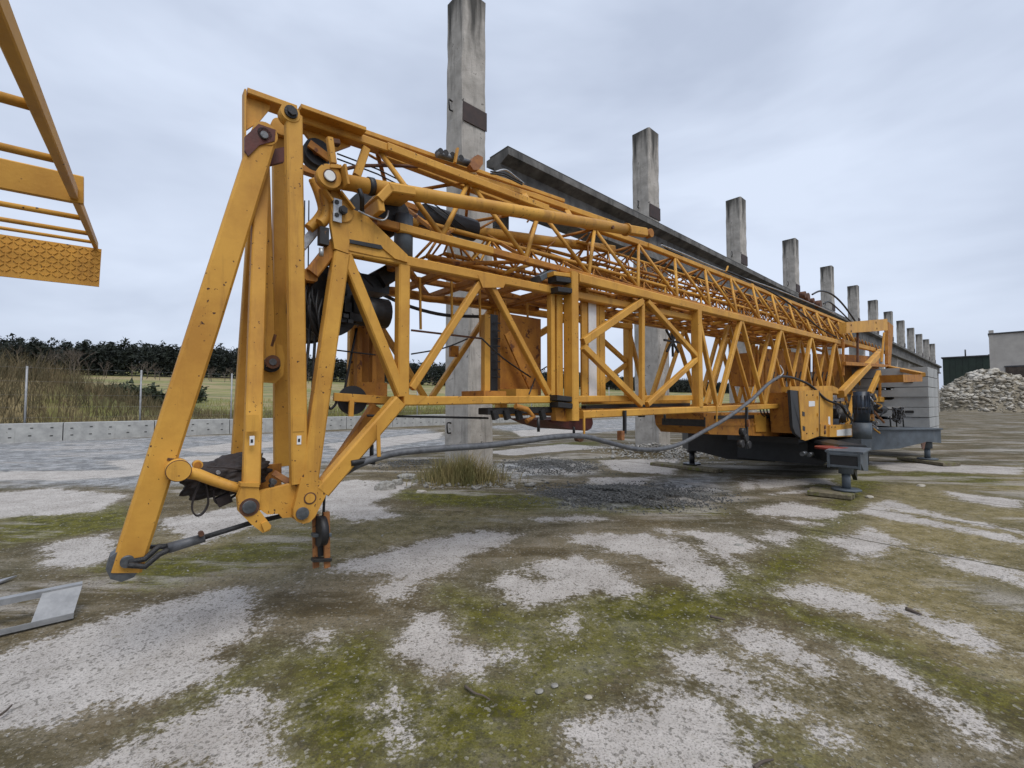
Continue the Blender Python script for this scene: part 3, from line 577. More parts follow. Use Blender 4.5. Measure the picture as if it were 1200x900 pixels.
# small bracket box on the far diagonal
mb = MB(); mb.box(V(526, 418, FI + .05), D * .085, P * .03, UP * .10); cpart('bracket', mb, WORN_SHADE, imast)
for k, u in enumerate((u0i + .02, uA, lerp(uA, uE, .25), uM, lerp(uA, uE, .75), uE - .03, uE + .06)):
    wbar(UVW(u, NI - .07, iu_at(u) - .0), UVW(u, FI, iu_at(u) - .0), .05, .05, WORN_SHADE, 'cross_tie', imast, UP)
    if k > 0: wbar(UVW(u, NI - .07, il_at(u)), UVW(u, FI, il_at(u)), .05, .05, WORN_SHADE, 'cross_tie', imast, UP)
for ua, ub_ in ((uA, uM), (uM, uE)):
    wbar(UVW(ua + .04, NI - .08, iu_at(ua) - .012), UVW(ub_ - .04, FI + .03, iu_at(ub_) - .012), .045, .035, WORN_SHADE, 'top_diagonal', imast, UP)
    wbar(UVW(ua + .04, NI - .08, il_at(ua) - .006), UVW(ub_ - .04, FI + .03, il_at(ub_) - .006), .045, .03, WORN_SHADE, 'floor_diagonal', imast, UP)
plate([(560, 322), (594, 329), (590, 337), (566, 337)], NI + .003, .01, YEL, 'gusset', imast)
plate([(474, 462), (500, 464), (488, 474), (474, 474)], NI + .003, .01, YEL, 'gusset', imast)
# handrail ladder inside the mast: thin rail with droppers
wbar(V(482, 387, -2.95), V(609, 402, -2.95), .014, .014, RUST, 'inner_rail', imast)
for x, y0, y1 in ((492, 326, 386), (529, 330, 391), (562, 340, 395), (592, 352, 398), (618, 355, 402)):
    wbar(V(x, y0, -2.96), V(x + 1, y1, -2.96), .016, .016, YEL, 'rail_dropper', imast)
for z0, z1, v in ((300, 352, -3.25), (313, 349, -3.05)): wbar(V(484, z0 + 14, v), V(640, z1 + 6, v), .04, .05, WORN_SHADE, 'stringer', imast)
# curved guide band seen under the roof of the box
wire([V(430, 340, -3.2), V(470, 341, -3.2), V(500, 350, -3.2), V(540, 352, -3.25), (V(580, 356, -3.3)), V(630, 362, -3.3)], .028, WORN_SHADE, 'guide_band', imast, 6)
# tall cabinet inside
mb = MB(); pc = V(568, 463, -2.86); mb.box(pc, P * -.05, D * .055, UP * (V(568, 368, -2.86).z - pc.z)); cab = cpart('switch_cabinet', mb, YEL, imast)
mb = MB(); mb.box(V(586, 463, -2.94), D * ((V(634, 463, -2.94) - V(586, 463, -2.94)).dot(D)), P * -.03, UP * (V(586, 366, -2.94).z - V(586, 463, -2.94).z)); cpart('cabinet_panel', mb, WORN_SHADE, imast)
mb = MB(); a = V(575, 463, -2.93); mb.box(a, D * .075, P * -.03, UP * (V(575, 368, -2.93).z - a.z)); cpart('cabinet_recess', mb, BLKP, imast)
for k in range(8):
    wbar(V(578.5, 378 + k * 9, -2.895), V(586, 379 + k * 9, -2.895), .01, .008, DKS, 'louvre', imast)
mb = MB(); mb.box(V(605, 468, -2.72), D * .24, P * -.3, UP * .085); cpart('sill_box', mb, YEL, imast)
mb = MB(); mb.box(V(567, 467, -2.72), D * .22, P * -.3, UP * .06); cpart('sill_box', mb, WORN_SHADE, imast)
wbar(V(594, 390, -2.85), V(625, 459, -2.85), .07, .02, WORN_SHADE, 'panel_strut', imast)
wire([V(482, 415, -2.9), V(520, 408, -2.9), V(548, 397, -2.9)], .006, BLK, 'cable', imast, 5, 4)
wire([V(564, 396, -2.8), V(590, 420, -2.8), V(622, 442, -2.8)], .007, BLK, 'cable', imast, 5, 4)
wire([V(448, 345, -3.1), V(480, 359, -3.1), V(520, 369, -3.15), V(562, 371, -3.2)], .014, BLK, 'cable', imast, 6, 5)
wire([V(620, 462, -2.6), V(640, 430, -2.9), V(690, 440, -3.0)], .006, BLK, 'cable', imast, 5, 4)
# black tie rod under the box and the clamp rail
rod(V(430, 487, -2.75), V(572, 490, -2.75), .008, BLKP, 'tie_rod', imast)
mb = MB(); mb.bar(V(566, 482, -2.72), V(650, 480, -2.72), .05, .12); cpart('clamp_rail', mb, DKS, imast)
for x in (578, 592, 606, 634):
    mb = MB(); mb.bar(V(x, 480, -2.66), V(x + 3, 491, -2.66), .05, .04); cpart('clamp', mb, DKS, imast)
mb = MB(); mb.tube([V(604, 476, -2.6), V(618, 480, -2.6), V(625, 488, -2.6), V(617, 494, -2.6)], .022, 6); cpart('hook_clamp', mb, WORN_SHADE, imast)
rod(V(631, 490, -2.62), V(631, 506, -2.62), .012, BLKP, 'peg', imast)

# ---- front support legs of the inner mast (near and far copies)
def leg_side(v, near=True):
    m = YEL if near else WORN_SHADE  # far legs get the darker yellow, shade put into the colour
    o = [pbar((399, 298), (361, 565), v - .03, 18.5, .085, m, 'mast_leg'), pbar((404, 300), (470, 463), v - .034, 13, .07, m, 'mast_leg'), pbar((376, 575), (467, 470), v - .028, 17.5, .085, m, 'mast_leg')]
    plate([(353, 560), (369, 561), (376, 563), (387, 571), (369, 606), (363, 612), (355, 614), (348, 611), (344, 605), (344, 597), (350, 573)], v + .012, .1, m, 'hinge_plate', o[0])
    if near:
        disc(355, 602, v + .026, 7, .03, PIN, 'hinge_pin', o[0]); disc(363.5, 584, v + .0145, 7, .01, RUST, 'worn_boss', o[0]); disc(363.5, 584, v + .0175, 5.4, .01, YEL, 'worn_boss', o[0])
    return o
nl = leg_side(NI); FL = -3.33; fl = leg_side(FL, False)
du_ = 0
pbar((377, 570), (440, 476), -2.95, 12, .07, WORN_SHADE, 'centre_brace')
# ---- head gusset plates and the lugs
def head(v, near):
    g = plate([(387.5, 220), (398, 222), (415, 246), (427, 250), (478, 299), (478, 307.5), (463, 303), (449, 291), (446, 287.5), (410, 280.5), (408, 297), (392, 291), (387.5, 262)], v + .016, .03, YEL if near else WORN_SHADE, 'head_plate')
    plate([(408, 279), (447, 286.5), (449, 290), (464, 303.5), (440, 300), (408, 293)], v + .006, .02, YEL if near else WORN_SHADE, 'slot_backing', g)
    if near:
        plate([(409.5, 280.2), (446.5, 287.2), (449, 291), (446, 292), (410, 284.5)], v + .0175, .012, BLKP, 'slot', g)
        disc(401.5, 247, v + .026, 13, .012, YEL, 'lug_plate', g)
        mb = MB(); p = V(391, 231.5, v + .036); mb.box(p, D * .048, P * -.012, UP * -.135); cpart('lock_plate', mb, BRT, g)
        for y in (236.5, 251.5): disc(395, y, v + .042, 2.8, .012, DKS, 'bolt', g, 6)
        disc(403, 245.5, v + .06, 5.2, .035, DKS, 'nut', g, 6); disc(403, 245.5, v + .066, 3, .01, BLK, 'nut_bore', g, 10)
    return g
hp = head(NI, True); head(-3.38, False)
for y0, y1, x0, x1 in ((224, 246, 398, 414),):
    wbar(V(379, 222, NI + .03), V(389, 236, NI + .03), .012, .05, YEL, 'stiffener', hp); wbar(V(398, 225, NI + .03), V(414, 246, NI + .03), .012, .05, YEL, 'stiffener', hp)
# horn plates left of the head
wire([V(367, 210, -2.72), V(374, 228, -2.72), V(378, 246, -2.72), V(372, 258, -2.72), V(362, 268, -2.72)], .03, YEL, 'horn_plate', None, 6)
wire([V(379, 222, -2.66), V(384, 240, -2.66), V(381, 256, -2.66), V(375, 262, -2.66)], .032, YEL, 'horn_plate', None, 6)
wbar(V(353, 290, -2.75), V(376, 262, -2.75), .05, .05, BRT, 'bright_bar'); wbar(V(364, 322, -2.7), V(394, 284, -2.7), .07, .1, WORN_SHADE, 'front_sill')
wbar(UVW(UW(365, 322, -2.68)[0], -2.68, UW(365, 322, -2.68)[1]), UVW(UW(365, 322, -2.68)[0], -3.4, UW(365, 322, -2.68)[1]), .07, .07, WORN_SHADE, 'front_sill', None, UP)
mb = MB(); mb.prism([V(394, 291, -2.7), V(470, 309, -2.7), V(470, 309, -3.4), V(394, 291, -3.4)], UP * -.02); cpart('head_floor', mb, WORN_SHADE)
mb = MB(); mb.box(V(375, 285, -2.62), D * .05, P * -.05, UP * .1); sw = cpart('limit_switch', mb, DKS); rod(V(376.5, 291, -2.61), V(376.5, 300, -2.61), .014, BRT, 'plunger', sw)
# winch and dark machinery in the head
def drum(x, y, v, r, ln, m, name, fr=1.18):
    c = V(x, y, v); mb = MB(); mb.cyl(c, c - P * ln, r, 28); d = cpart(name, mb, m)
    for k in (0, ln): mb = MB(); mb.cyl(c - P * (k - .012), c - P * (k + .012), r * fr, 28); cpart('flange', mb, DKS, d)
    for k in range(1, int(ln / .03)):
        mb = MB(); mb.tube([c - P * (.03 * k) + (D * math.cos(t) + UP * math.sin(t)) * (r + .006) for t in np.linspace(0, 6.283, 20)], .009, 4); cpart('rope_turn', mb, ROPE, d)
    return d
w = drum(384, 358, -2.82, .165, .42, DKS, 'hoist_winch')
mb = MB(); c = V(408, 362, -2.86); mb.cyl(c, c + D * .26, .10, 16); cpart('gear_motor', mb, BLKP, w)
mb = MB(); mb.box(V(368, 330, -2.9), D * .5, P * -.3, UP * .11); cpart('winch_bed', mb, BLKP, w)
mb = MB(); mb.box(V(398, 382, -2.8), D * .08, P * -.14, UP * .05); cpart('brake_box', mb, BLK, w)
mb = MB(); mb.tube([V(388, 390, -2.85), V(380, 400, -2.85), V(374, 410, -2.85)], .01, 5); cpart('brake_hose', mb, BLK, w)
for x0, y0, x1, y1 in ((398, 318, 425, 345), (440, 330, 470, 312)): wbar(V(x0, y0, -2.95), V(x1, y1, -2.95), .12, .2, DKS, 'winch_guard', w)
for k in range(12):
    x, y = random.uniform(362, 412), random.uniform(326, 388); c_ = V(x, y, random.uniform(-2.78, -2.7)); mb = MB(); q = random.uniform(.02, .05); mb.box(c_, D * q * random.uniform(.6, 2), P * -q, UP * q * random.uniform(.6, 1.6)); cpart('winch_fitting', mb, random.choice((DKS, BLKP, BLK)), w)
for k in range(7):
    x = random.uniform(360, 378); y = random.uniform(325, 350); wire([V(x, y, -2.76), V(x - 4 + random.uniform(-3, 3), y + 22, -2.72), V(x + random.uniform(-2, 8), y + 50, -2.75), V(x + 12, y + 62, -2.8)], .008, BLK, 'winch_hose', w, 5, 4)
# black drive above the head plate
c = V(431, 243, -2.85); mb = MB(); mb.cyl(c, c - P * .12, .105, 20); dr = cpart('slewing_drive', mb, BLKP)
c = V(462, 250, -2.72); mb = MB(); mb.cyl(c, c - P * .3, .115, 20); cpart('drive_drum', mb, BLK, dr)
c = V(473, 262, -2.7); mb = MB(); mb.cyl(c + UP * .05, c - UP * .23, .062, 16); cpart('drive_motor', mb, GRYP, dr)
mb = MB(); mb.bar(V(437, 240, -2.6), V(450, 226, -2.6), .05, .22); mb.bar(V(448.5, 226.5, -2.6), V(477, 231, -2.6), .055, .22); cpart('drive_cover', mb, YEL, dr)
mb = MB(); mb.bar(V(438, 240, -2.6), V(440, 253, -2.6), .04, .2); cpart('cover_leg', mb, YEL, dr)
wire([V(420, 247, -2.58), V(432, 253, -2.58), V(447, 258, -2.57), V(453, 255, -2.57), V(455, 247, -2.6)], .006, BRT, 'cable', dr, 5)
mb = MB(); c = V(495, 252, -3.1); mb.cyl(c, c + D * .5, .09, 12); cpart('spare_drum', mb, BLK, dr)

# ---- rusty post, sheave and swing bracket at the front floor
mb = MB(); a = V(419, 463, -3.12); mb.box(a, D * .2, P * -.04, UP * .5); rp_ = cpart('rusty_panel', mb, WORN_SHADE)
mb = MB(); mb.box(V(418, 462, -3.0), D * .035, P * -.06, UP * .46); cpart('panel_post', mb, WORN_SHADE, rp_)
mb = MB(); mb.box(V(436, 462, -3.0), D * .03, P * -.06, UP * .5); cpart('panel_post', mb, WORN_SHADE, rp_)
mb = MB(); mb.box(V(418, 470, -3.0), D * .22, P * -.05, UP * .13); cpart('sill_panel', mb, WORN_SHADE, rp_)
for v in (-2.78, -3.0): wbar(V(391, 465, v), V(470, 470, v), .05, .02, YEL, 'sheave_arm', rp_)
mb = MB(); c = V(414, 469, -2.82); mb.tube([c + P * k for k in (0, -.03)], .092, 28); sh = cpart('rope_sheave', mb, BLK, rp_)
disc(414, 469, -2.80, 5, .05, PIN, 'sheave_pin', rp_); mb = MB(); mb.bar(V(412, 469, -2.77), V(411, 488, -2.77), .03, .02); cpart('rope_keeper', mb, YEL, rp_)
wire([V(385, 466, -2.8), V(384, 474, -2.8), V(388, 479, -2.8), V(394, 472, -2.8), V(391, 465, -2.8)], .008, BLK, 'rope_loop', rp_, 5)
wire([V(403, 462, -2.9), V(409, 430, -2.9), V(418, 385, -2.95)], .008, BLK, 'hoist_rope', rp_, 5, 3)
wire([V(355, 470, -2.75), V(362, 400, -2.8), V(366, 330, -2.85)], .009, ROPE, 'hoist_rope', rp_, 5, 3); wire([V(366, 470, -2.75), V(369, 400, -2.8), V(376, 330, -2.85)], .009, ROPE, 'hoist_rope', rp_, 5, 3)
wire([V(391, 410, -2.9), V(440, 416, -2.9)], .005, BLK, 'cable', rp_, 5, 2)
for x in (361, 366): wire([V(x - 4, 235, -2.8), V(x - 5, 330, -2.8)], .004, ROPE, 'hoist_rope', rp_, 4, 2)

# ---- outer mast
ou = (UW(666, 322, N1), UW(985, 401, N1)); ol = (UW(683, 486, N1), UW(928, 475, N1))
def ou_at(u): a, b = ou; return lerp(a[1], b[1], (u - a[0]) / (b[0] - a[0]))
def ol_at(u): a, b = ol; return lerp(a[1], b[1], (u - a[0]) / (b[0] - a[0]))
uS, uT = UW(683, 480, N1)[0], UW(985, 398, N1)[0]; CW_, DP = .085, .08
mb = MB()
for v in (N1, F1):
    sgn = -.5 * DP if v == N1 else .5 * DP
    mb.bar(UVW(uS - .03, v + sgn, ou_at(uS)), UVW(uT, v + sgn, ou_at(uT)), CW_, DP); mb.bar(UVW(uS + .01, v + sgn, ol_at(uS)), UVW(uT + .6, v + sgn, ol_at(uT)), .07, DP)
omast = cpart('outer_mast', mb, YEL)
def ob(a, b, v, w, h, name='diagonal', m=YEL): return wbar(UVW(a[0], v, a[1]), UVW(b[0], v, b[1]), w, h, m, name, omast)
pz0, pz1 = UW(673, 320, N1)[1] + .012, UW(673, 493, N1)[1]
up_ = UW(675, 400, N1 + .01)[0]
for v in (N1 - .045, F1 + .045): wbar(UVW(up_, v, pz1), UVW(up_, v, pz0), .085, .115, YEL, 'end_post', omast)
u2 = UW(821, 420, N1)[0]
for v in (N1 - .045, F1 + .045): wbar(UVW(u2, v, ol_at(u2) + .03), UVW(u2, v, ou_at(u2) - .035), .085, .105, YEL, 'post', omast)
fo = F1 - N1
def both(a, b, wpx, v0=N1 - .035, name='diagonal'):
    A, B = UW(*a, v0), UW(*b, v0); w = wpx
    for v in (v0, F1 + .035): ob(A, B, v, w, .05, name)
both((683, 401), (752, 353), .068); both((683, 406), (751, 474), .062); both((758, 353), (816, 417), .056); both((758, 474), (816, 421), .056); both((752, 356), (752, 474), .05, N1 - .05, 'post')
uu0 = UW(844, 474, N1)[0]; uu1 = UW(898, 472, N1)[0]; bay = uu1 - uu0
k = 0; uc = uu0
ob((u2 + .04, ou_at(u2) - .15), (uu0 - .02, ol_at(uu0) + .03), N1 - .035, .05, .05); ob((u2 + .04, ou_at(u2) - .15), (uu0 - .02, ol_at(uu0) + .03), F1 + .035, .05, .05)
while uc < uT - .1:
    ut = uc + bay * .5; un = uc + bay
    for v in (N1 - .035, F1 + .035):
        ob((uc + .02, ol_at(uc) + .03), (ut - .02, ou_at(ut) - .04), v, .06, .055)
        vb = N1 - .20 if v > N1 - 1 + .5 else F1 + .20
        ob((uc + .02, ol_at(uc) + .05), (ut - .02, ou_at(ut) - .08), vb, .05, .045, 'inner_diagonal')
        if ut < uT: ob((ut + .02, ou_at(ut) - .08), (un - .02, ol_at(un) + .05), vb, .04, .045, 'inner_diagonal')
        if ut < uT: ob((ut + .02, ou_at(ut) - .04), (un - .02, ol_at(un) + .03), v, .045, .055)
    uc = un
uc = uS + .1
while uc < uT:
    wbar(UVW(uc, N1 - .08, ou_at(uc) - .012), UVW(uc, F1 + .08, ou_at(uc) - .012), .07, .045, WORN_SHADE, 'cross_tie', omast, UP)
    wbar(UVW(uc, N1 - .08, ol_at(uc)), UVW(uc, F1 + .08, ol_at(uc)), .06, .05, WORN_SHADE, 'cross_tie', omast, UP)
    wbar(UVW(uc + .05, N1 - .09, ou_at(uc) - .02), UVW(uc + bay * .5 - .05, F1 + .09, ou_at(uc + bay * .5) - .02), .045, .03, WORN_SHADE, 'top_diagonal', omast, UP)
    wbar(UVW(uc + .12, N1 - .12, ou_at(uc) - .05), UVW(uc + .12, F1 + .12, ou_at(uc) - .05), .04, .035, YEL, 'cross_tie', omast, UP)
    uc += bay * .5
for v in (-2.9, -3.1, -3.3): wbar(UVW(uS + .2, v, ou_at(uS) - .06), UVW(uT, v, ou_at(uT) - .06), .035, .03, WORN_SHADE, 'roof_rail', omast, UP)
# panel with the white strip, slide pads, end brackets
pa = V(682, 470, -2.72); hgt = V(682, 340, -2.72).z - pa.z; wd = (V(710, 470, -2.72) - pa).dot(D)
mb = MB()
for k in range(4): mb.box(pa + D * (wd * k / 4 + .004), D * (wd / 4 - .008), P * -(.02 + .012 * (k % 2)), UP * hgt)
gp = cpart('guide_panel', mb, YEL, omast)
a = V(690.5, 466, -2.714); mb = MB(); mb.box(a, D * ((V(699.5, 466, -2.714) - a).dot(D)), P * -.008, UP * (V(690, 351, -2.714).z - a.z)); cpart('white_strip', mb, WHT, omast)
wbar(V(684, 470, -2.8), V(806, 470, -2.8), .07, .06, YEL, 'slide_rail', omast); wbar(V(684, 477, -2.76), V(806, 474, -2.76), .035, .06, DKS, 'slide_bar', omast)
for x, y in ((655, 328), (657, 340), (656, 466), (657, 474)):
    mb = MB(); mb.bar(V(x - 8, y, NI + .035), V(x + 9, y + 2, NI + .035), .045, .10); cpart('slide_pad', mb, DKS, omast)
mb = MB(); mb.bar(V(643, 322, -2.62), V(668, 325, -2.62), .035, .12); cpart('pad_arm', mb, YEL, omast)
mb = MB(); mb.bar(V(628, 328, -2.7), V(646, 318, -2.7), .05, .12); cpart('pad_wedge', mb, GRYP, omast)
plate([(640, 492), (694, 490), (695, 496), (693, 502), (688, 505), (672, 504), (655, 499)], -2.75, .5, REDP, 'end_shoe', omast)
plate([(650, 474), (667, 474), (667, 494), (652, 493)], -2.62, .06, WORN_SHADE, 'shoe_plate', omast)
for x, y0, y1, v in ((684.5, 487, 510, N1 + .01),): wbar(V(x, y0, v), V(x, y1, v), .018, .014, YEL, 'hose_hanger', omast)
disc(681, 513, N1 - .03, 5, .05, RUST, 'hanger_foot', omast); rod(V(672.5, 500, -2.66), V(672.5, 509, -2.66), .012, BLKP, 'peg', omast)
hz_ = wbar(V(732, 481, N1 + .02), V(732, 508, N1 + .02), .028, .03, BLKP, 'warning_hanger', omast); mb = MB(); mb.box(V(728.5, 516, N1 + .04), D * .045, P * -.05, UP * .085); cpart('orange_block', mb, ORNG, hz_)
rod(V(779, 484, N1 - .2), V(779, 494, N1 - .2), .014, BLKP, 'peg', omast); mb = MB(); mb.box(V(752, 489, -3), D * .07, P * -.05, UP * .03); cpart('peg', mb, BLKP, omast)
wbar(V(840, 474, N1 + .005), V(840, 500, N1 + .005), .016, .014, YEL, 'hose_hanger', omast)
# yellow boxes inside the far part of the mast (drums, ladders)
mb = MB(); mb.box(V(878, 452, -3.1), D * .5, P * -.3, UP * .55); tk = cpart('tackle_box', mb, WORN_SHADE, omast)
for k in range(5): wbar(V(878 + k * 4.6, 452, -3.08), V(878 + k * 4.6, 405, -3.08), .02, .03, WORN_SHADE, 'box_rib', omast)
for x0, x1, y0, y1, v in ((893, 921, 408, 462, -3.25), (925, 950, 412, 464, -3.2), (954, 984, 414, 466, -3.1)):
    plate([(x0, y0), (x1, y0 + 3), (x1, y1), (x0, y1)], v, .03, WORN_SHADE, 'inner_panel', omast)
for k in range(14):
    x = 905 + k * 5.2; wire([V(x, 446, -2.95), V(x + 2.4, 436, -2.95)], .014, DKS, 'spring_coil', omast, 5, 2)
mb = MB(); c = V(788, 400, -3.05)
for a in (0, .8, 1.6, 2.4): mb.bar(c + (D * math.cos(a) + UP * math.sin(a)) * .2, c - (D * math.cos(a) + UP * math.sin(a)) * .2, .025, .025)
cpart('dark_spider', mb, BLKP, omast)

# ---- A-frame legs and ties at the front
VL = -2.86
pts = [(311, 150), (304, 190), (240, 380), (161, 629), (147, 664)]
a_leg = cpart('strut_leg', MB().bar(V(310, 158, VL), V(240, 380, VL), 27.5 * mpp(V(275, 270, VL)), .10, P, 29.5 * mpp(V(240, 380, VL))).bar(V(240.2, 379.4, VL), V(147.5, 668, VL), 29.4 * mpp(V(240, 380, VL)), .10, P, 29 * mpp(V(150, 660, VL))), YEL)
disc(311, 156, VL + .055, 13.5, .11, YEL, 'leg_eye', a_leg); disc(310, 157.5, VL + .075, 4.2, .06, PIN, 'eye_pin', a_leg); disc(310, 157, VL + .06, 8, .03, DKS, 'greasy_washer', a_leg, 12)
mb = MB(); c = V(146, 662, VL + .044); mb.prism([c + (D * math.cos(t) * .85 + UP * math.sin(t)) * .078 for t in np.linspace(.4, 6.68, 10)[:-1]], P * -.09); cpart('foot_eye', mb, PIN, a_leg)
disc(149, 659, VL + .075, 6.5, .16, PIN, 'foot_pin', a_leg)
pbar((196, 538), (214, 540), VL + .052, 3, .004, RUST, 'weld_seam', a_leg)
# red bracket linking leg and ties
plate([(287, 160), (303, 145), (323, 152), (322, 165), (304, 170), (291, 183), (287, 176)], VL + .06, .02, REDP, 'red_bracket', a_leg); plate([(300, 145), (324, 153), (322, 163), (300, 160)], VL - .06, .02, REDP, 'red_bracket', a_leg)
plate([(313, 176), (334, 172), (333, 189), (314, 194)], VL - .05, .03, REDP, 'red_bracket', a_leg); disc(321, 158, VL + .03, 5, .05, DKS, 'greasy_nut', a_leg, 6)
t2 = cpart('tie_bar', MB().bar(V(343.5, 136, -2.66), V(350, 566, -2.66), 17.8 * mpp(V(346, 350, -2.66)), .07), YEL)
disc(340.5, 131.5, -2.62, 11, .07, YEL, 'eye', t2); disc(343, 129, -2.595, 5.6, .05, BLK, 'eye_nut', t2, 6); disc(341.5, 130.5, -2.608, 7.5, .03, DKS, 'washer', t2, 16)
t1 = cpart('tie_bar', MB().bar(V(307, 180, -2.95), V(294, 569, -2.66), 17.5 * mpp(V(297, 400, -2.68)), .06), YEL)
cpart('tie_bar', MB().bar(V(309, 192, -2.95), V(317, 430, -2.95), 11 * mpp(V(313, 300, -2.95)), .06), YEL)
cpart('tie_bar', MB().bar(V(298, 240, -3.1), V(278, 536, -3.1), 12 * mpp(V(288, 400, -3.1)), .06), YEL)
t4 = cpart('tie_bar', MB().bar(V(328, 160, -3.1), V(330, 546, -3.1), 16 * mpp(V(330, 350, -3.1)), .06), YEL)
disc(329, 148, -3.02, 10, .05, YEL, 'eye', t4)
for tb, x, y, v in ((t1, 295, 498, -2.628), (t2, 350, 498, -2.622)):
    disc_w = 6.2 * mpp(V(x, y, v)) * 2; mb = MB(); mb.box(V(x - 7, y + 8, v), D * .058, P * -.008, UP * .085); cpart('doubler_plate', mb, YEL, tb)
for tb, x, y, v in ((t1, 295, 517, -2.627), (t2, 350.5, 516, -2.622)):
    mb = MB(); mb.box(V(x - 2.6, y + 5, v), D * .022, P * -.003, UP * .048); st = cpart('warning_sticker', mb, WHT, tb)
    mb = MB(); mb.box(V(x - 1.3, y + 2, v + .0015), D * .011, P * -.003, UP * .018); cpart('sticker_print', mb, BLKP, tb)
# pulley plate between the ties
plate([(306, 405), (318, 401), (331, 405), (334, 420), (332, 440), (322, 449), (308, 448), (305, 425)], -2.98, .03, YEL, 'pulley_plate', t4)
disc(319, 427, -2.93, 9, .06, DKS, 'small_pulley', t4, 18); disc(320, 424, -2.9, 4, .06, PIN, 'pulley_pin', t4); disc(320, 424, -2.905, 8, .02, RUST, 'pulley_cheek', t4)
wbar(V(318, 406, -2.93), V(322, 392, -2.93), .02, .02, RUST, 'pulley_link', t4)
# link frame between the lower nodes
def link_frame(v, near):
    m = YEL if near else WORN_SHADE  # far frame takes the yellow with shade painted in
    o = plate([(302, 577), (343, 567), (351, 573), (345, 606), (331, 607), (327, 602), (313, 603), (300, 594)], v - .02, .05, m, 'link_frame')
    h = plate([(284, 569), (303, 570), (305, 583), (302.5, 596), (318, 616), (316, 622), (308, 624.5), (294, 614), (280, 600), (278.5, 583)], v + .012, .05, m, 'hub_plate', o)
    if near:
        plate([(306.5, 614), (313.5, 610.5), (317.5, 619), (310, 623.5)], v + .03, .02, YEL, 'stop_block', o); disc(292.5, 594.5, v + .03, 7.2, .05, PIN, 'hub_pin', o)
        disc(292.5, 594.5, v + .0155, 10.5, .01, RUST, 'worn_ring', o)
        plate([(282, 566), (304, 566), (304, 571), (282, 570)], v + .02, .06, YEL, 'tie_foot', o)
    return o
lf = link_frame(-2.64, True); link_frame(-3.14, False)
for x, y in ((300, 592), (338, 596)): wbar(V(x, y, -2.7), UVW(UW(x, y, -2.7)[0], -3.1, UW(x, y, -2.7)[1]), .06, .06, WORN_SHADE, 'spreader', lf, UP)
plate([(303, 546), (330, 543), (330, 572), (303, 576)], -3.06, .03, WORN_SHADE, 'back_plate', lf)
wbar(V(322, 555, -2.85), V(340, 566, -2.78), .035, .05, ORNG, 'latch_bar', lf); disc(321, 565, -2.74, 3.5, .05, PIN, 'bolt', lf, 8); disc(319, 570, -2.7, 2.5, .04, DKS, 'bolt', lf, 8)
# lever tube with round boss on the strut leg
bc = V(209.5, 552, -2.72); mb = MB(); mb.cyl(bc, bc - P * .14, 12.5 * mpp(bc), 26); lv = cpart('lever_boss', mb, YEL)
disc(209.5, 552, -2.705, 12.6, .012, RUST, 'boss_rim', lv); disc(209.5, 552, -2.70, 11.8, .012, YEL, 'boss_cover', lv)
mb = MB(); mb.tube([V(215, 553, -2.76), V(232, 556, -2.75), V(250, 563, -2.74), V(268, 569, -2.72), V(284, 573, -2.70)], .030, 14, .024); cpart('lever_tube', mb, YEL, lv)
disc(232, 545, -2.8, 5, .05, YEL, 'small_lug', lv); disc(232, 545, -2.795, 3.6, .012, WORN_SHADE, 'small_lug', lv)
# pendant rope at the foot of the strut leg
mb = MB(); mb.tube([V(150, 659, -2.79), V(170, 655, -2.79), V(186, 640.5, -2.79), V(198, 640, -2.79)], .014, 8); mb.tube([V(150, 662, -2.76), V(170, 664, -2.76), V(186, 650, -2.76), V(198, 644, -2.76)], .014, 8); mb.tube([V(172, 641, -2.93), V(184, 641, -2.9), V(196, 641, -2.86)], .012, 8); pr = cpart('pendant_rope', mb, ROPE)
mb = MB(); mb.tube([V(238, 630, -2.78), V(290, 614, -2.78), V(345, 601, -2.85)], .0135, 10); cpart('pendant_rope', mb, ROPE, pr)
mb = MB(); mb.tube([V(197, 642.5, -2.78), V(240, 630, -2.78)], .026, 14, .022); cpart('rope_socket', mb, HOSE, pr); disc(236, 626, -2.74, 3, .03, RUST, 'socket_bolt', pr, 8)

# ---- jib: lower chords, twin upper rails, side lattice
VJ, VJF, VR = -2.66, -3.52, -2.92
jl = (UW(440, 260, VJ), UW(985, 401, VJ)); ju = (UW(288, 113, VR), UW(985, 377, VR))
jm = UW(735, 272, VR)
def L2(p, u): return lerp(p[0][1], p[1][1], (u - p[0][0]) / (p[1][0] - p[0][0]))
jf = (UW(613, 282, VJF), UW(717, 310, VJF)); 
uJ0, uJ1 = UW(440, 260, VJ)[0], UW(985, 398, VJ)[0]; jend = uJ1 + 2.2
def ju_at(u):   # measured along the upper rail
    P_ = [UW(288, 112, VR), UW(423, 160, VR), UW(545, 206, VR), UW(640, 245, VR), UW(760, 288, VR), UW(880, 330, VR), UW(985, 377, VR)]
    for a, b in zip(P_, P_[1:]):
        if u <= b[0] or b is P_[-1]: return lerp(a[1], b[1], (u - a[0]) / (b[0] - a[0]))
wF = sum(p[1] for p in jf) / 2
mb = MB(); mb.bar(UVW(uJ0, VJ, jl[0][1]), UVW(jend, VJ, L2(jl, jend)), .052, .06); jib = cpart('jib', mb, WORN_SHADE)
wbar(UVW(uJ0 + .15, VJ + .006, jl[0][1] - .002), UVW(UW(575, 290, VJ)[0], VJ + .006, L2(jl, UW(575, 290, VJ)[0])), .056, .06, YEL, 'chord_sleeve', jib)
wbar(UVW(uJ0 - .5, VJF, wF), UVW(jend, VJF, L2(jl, jend)), .055, .06, WORN_SHADE, 'jib_chord', jib)
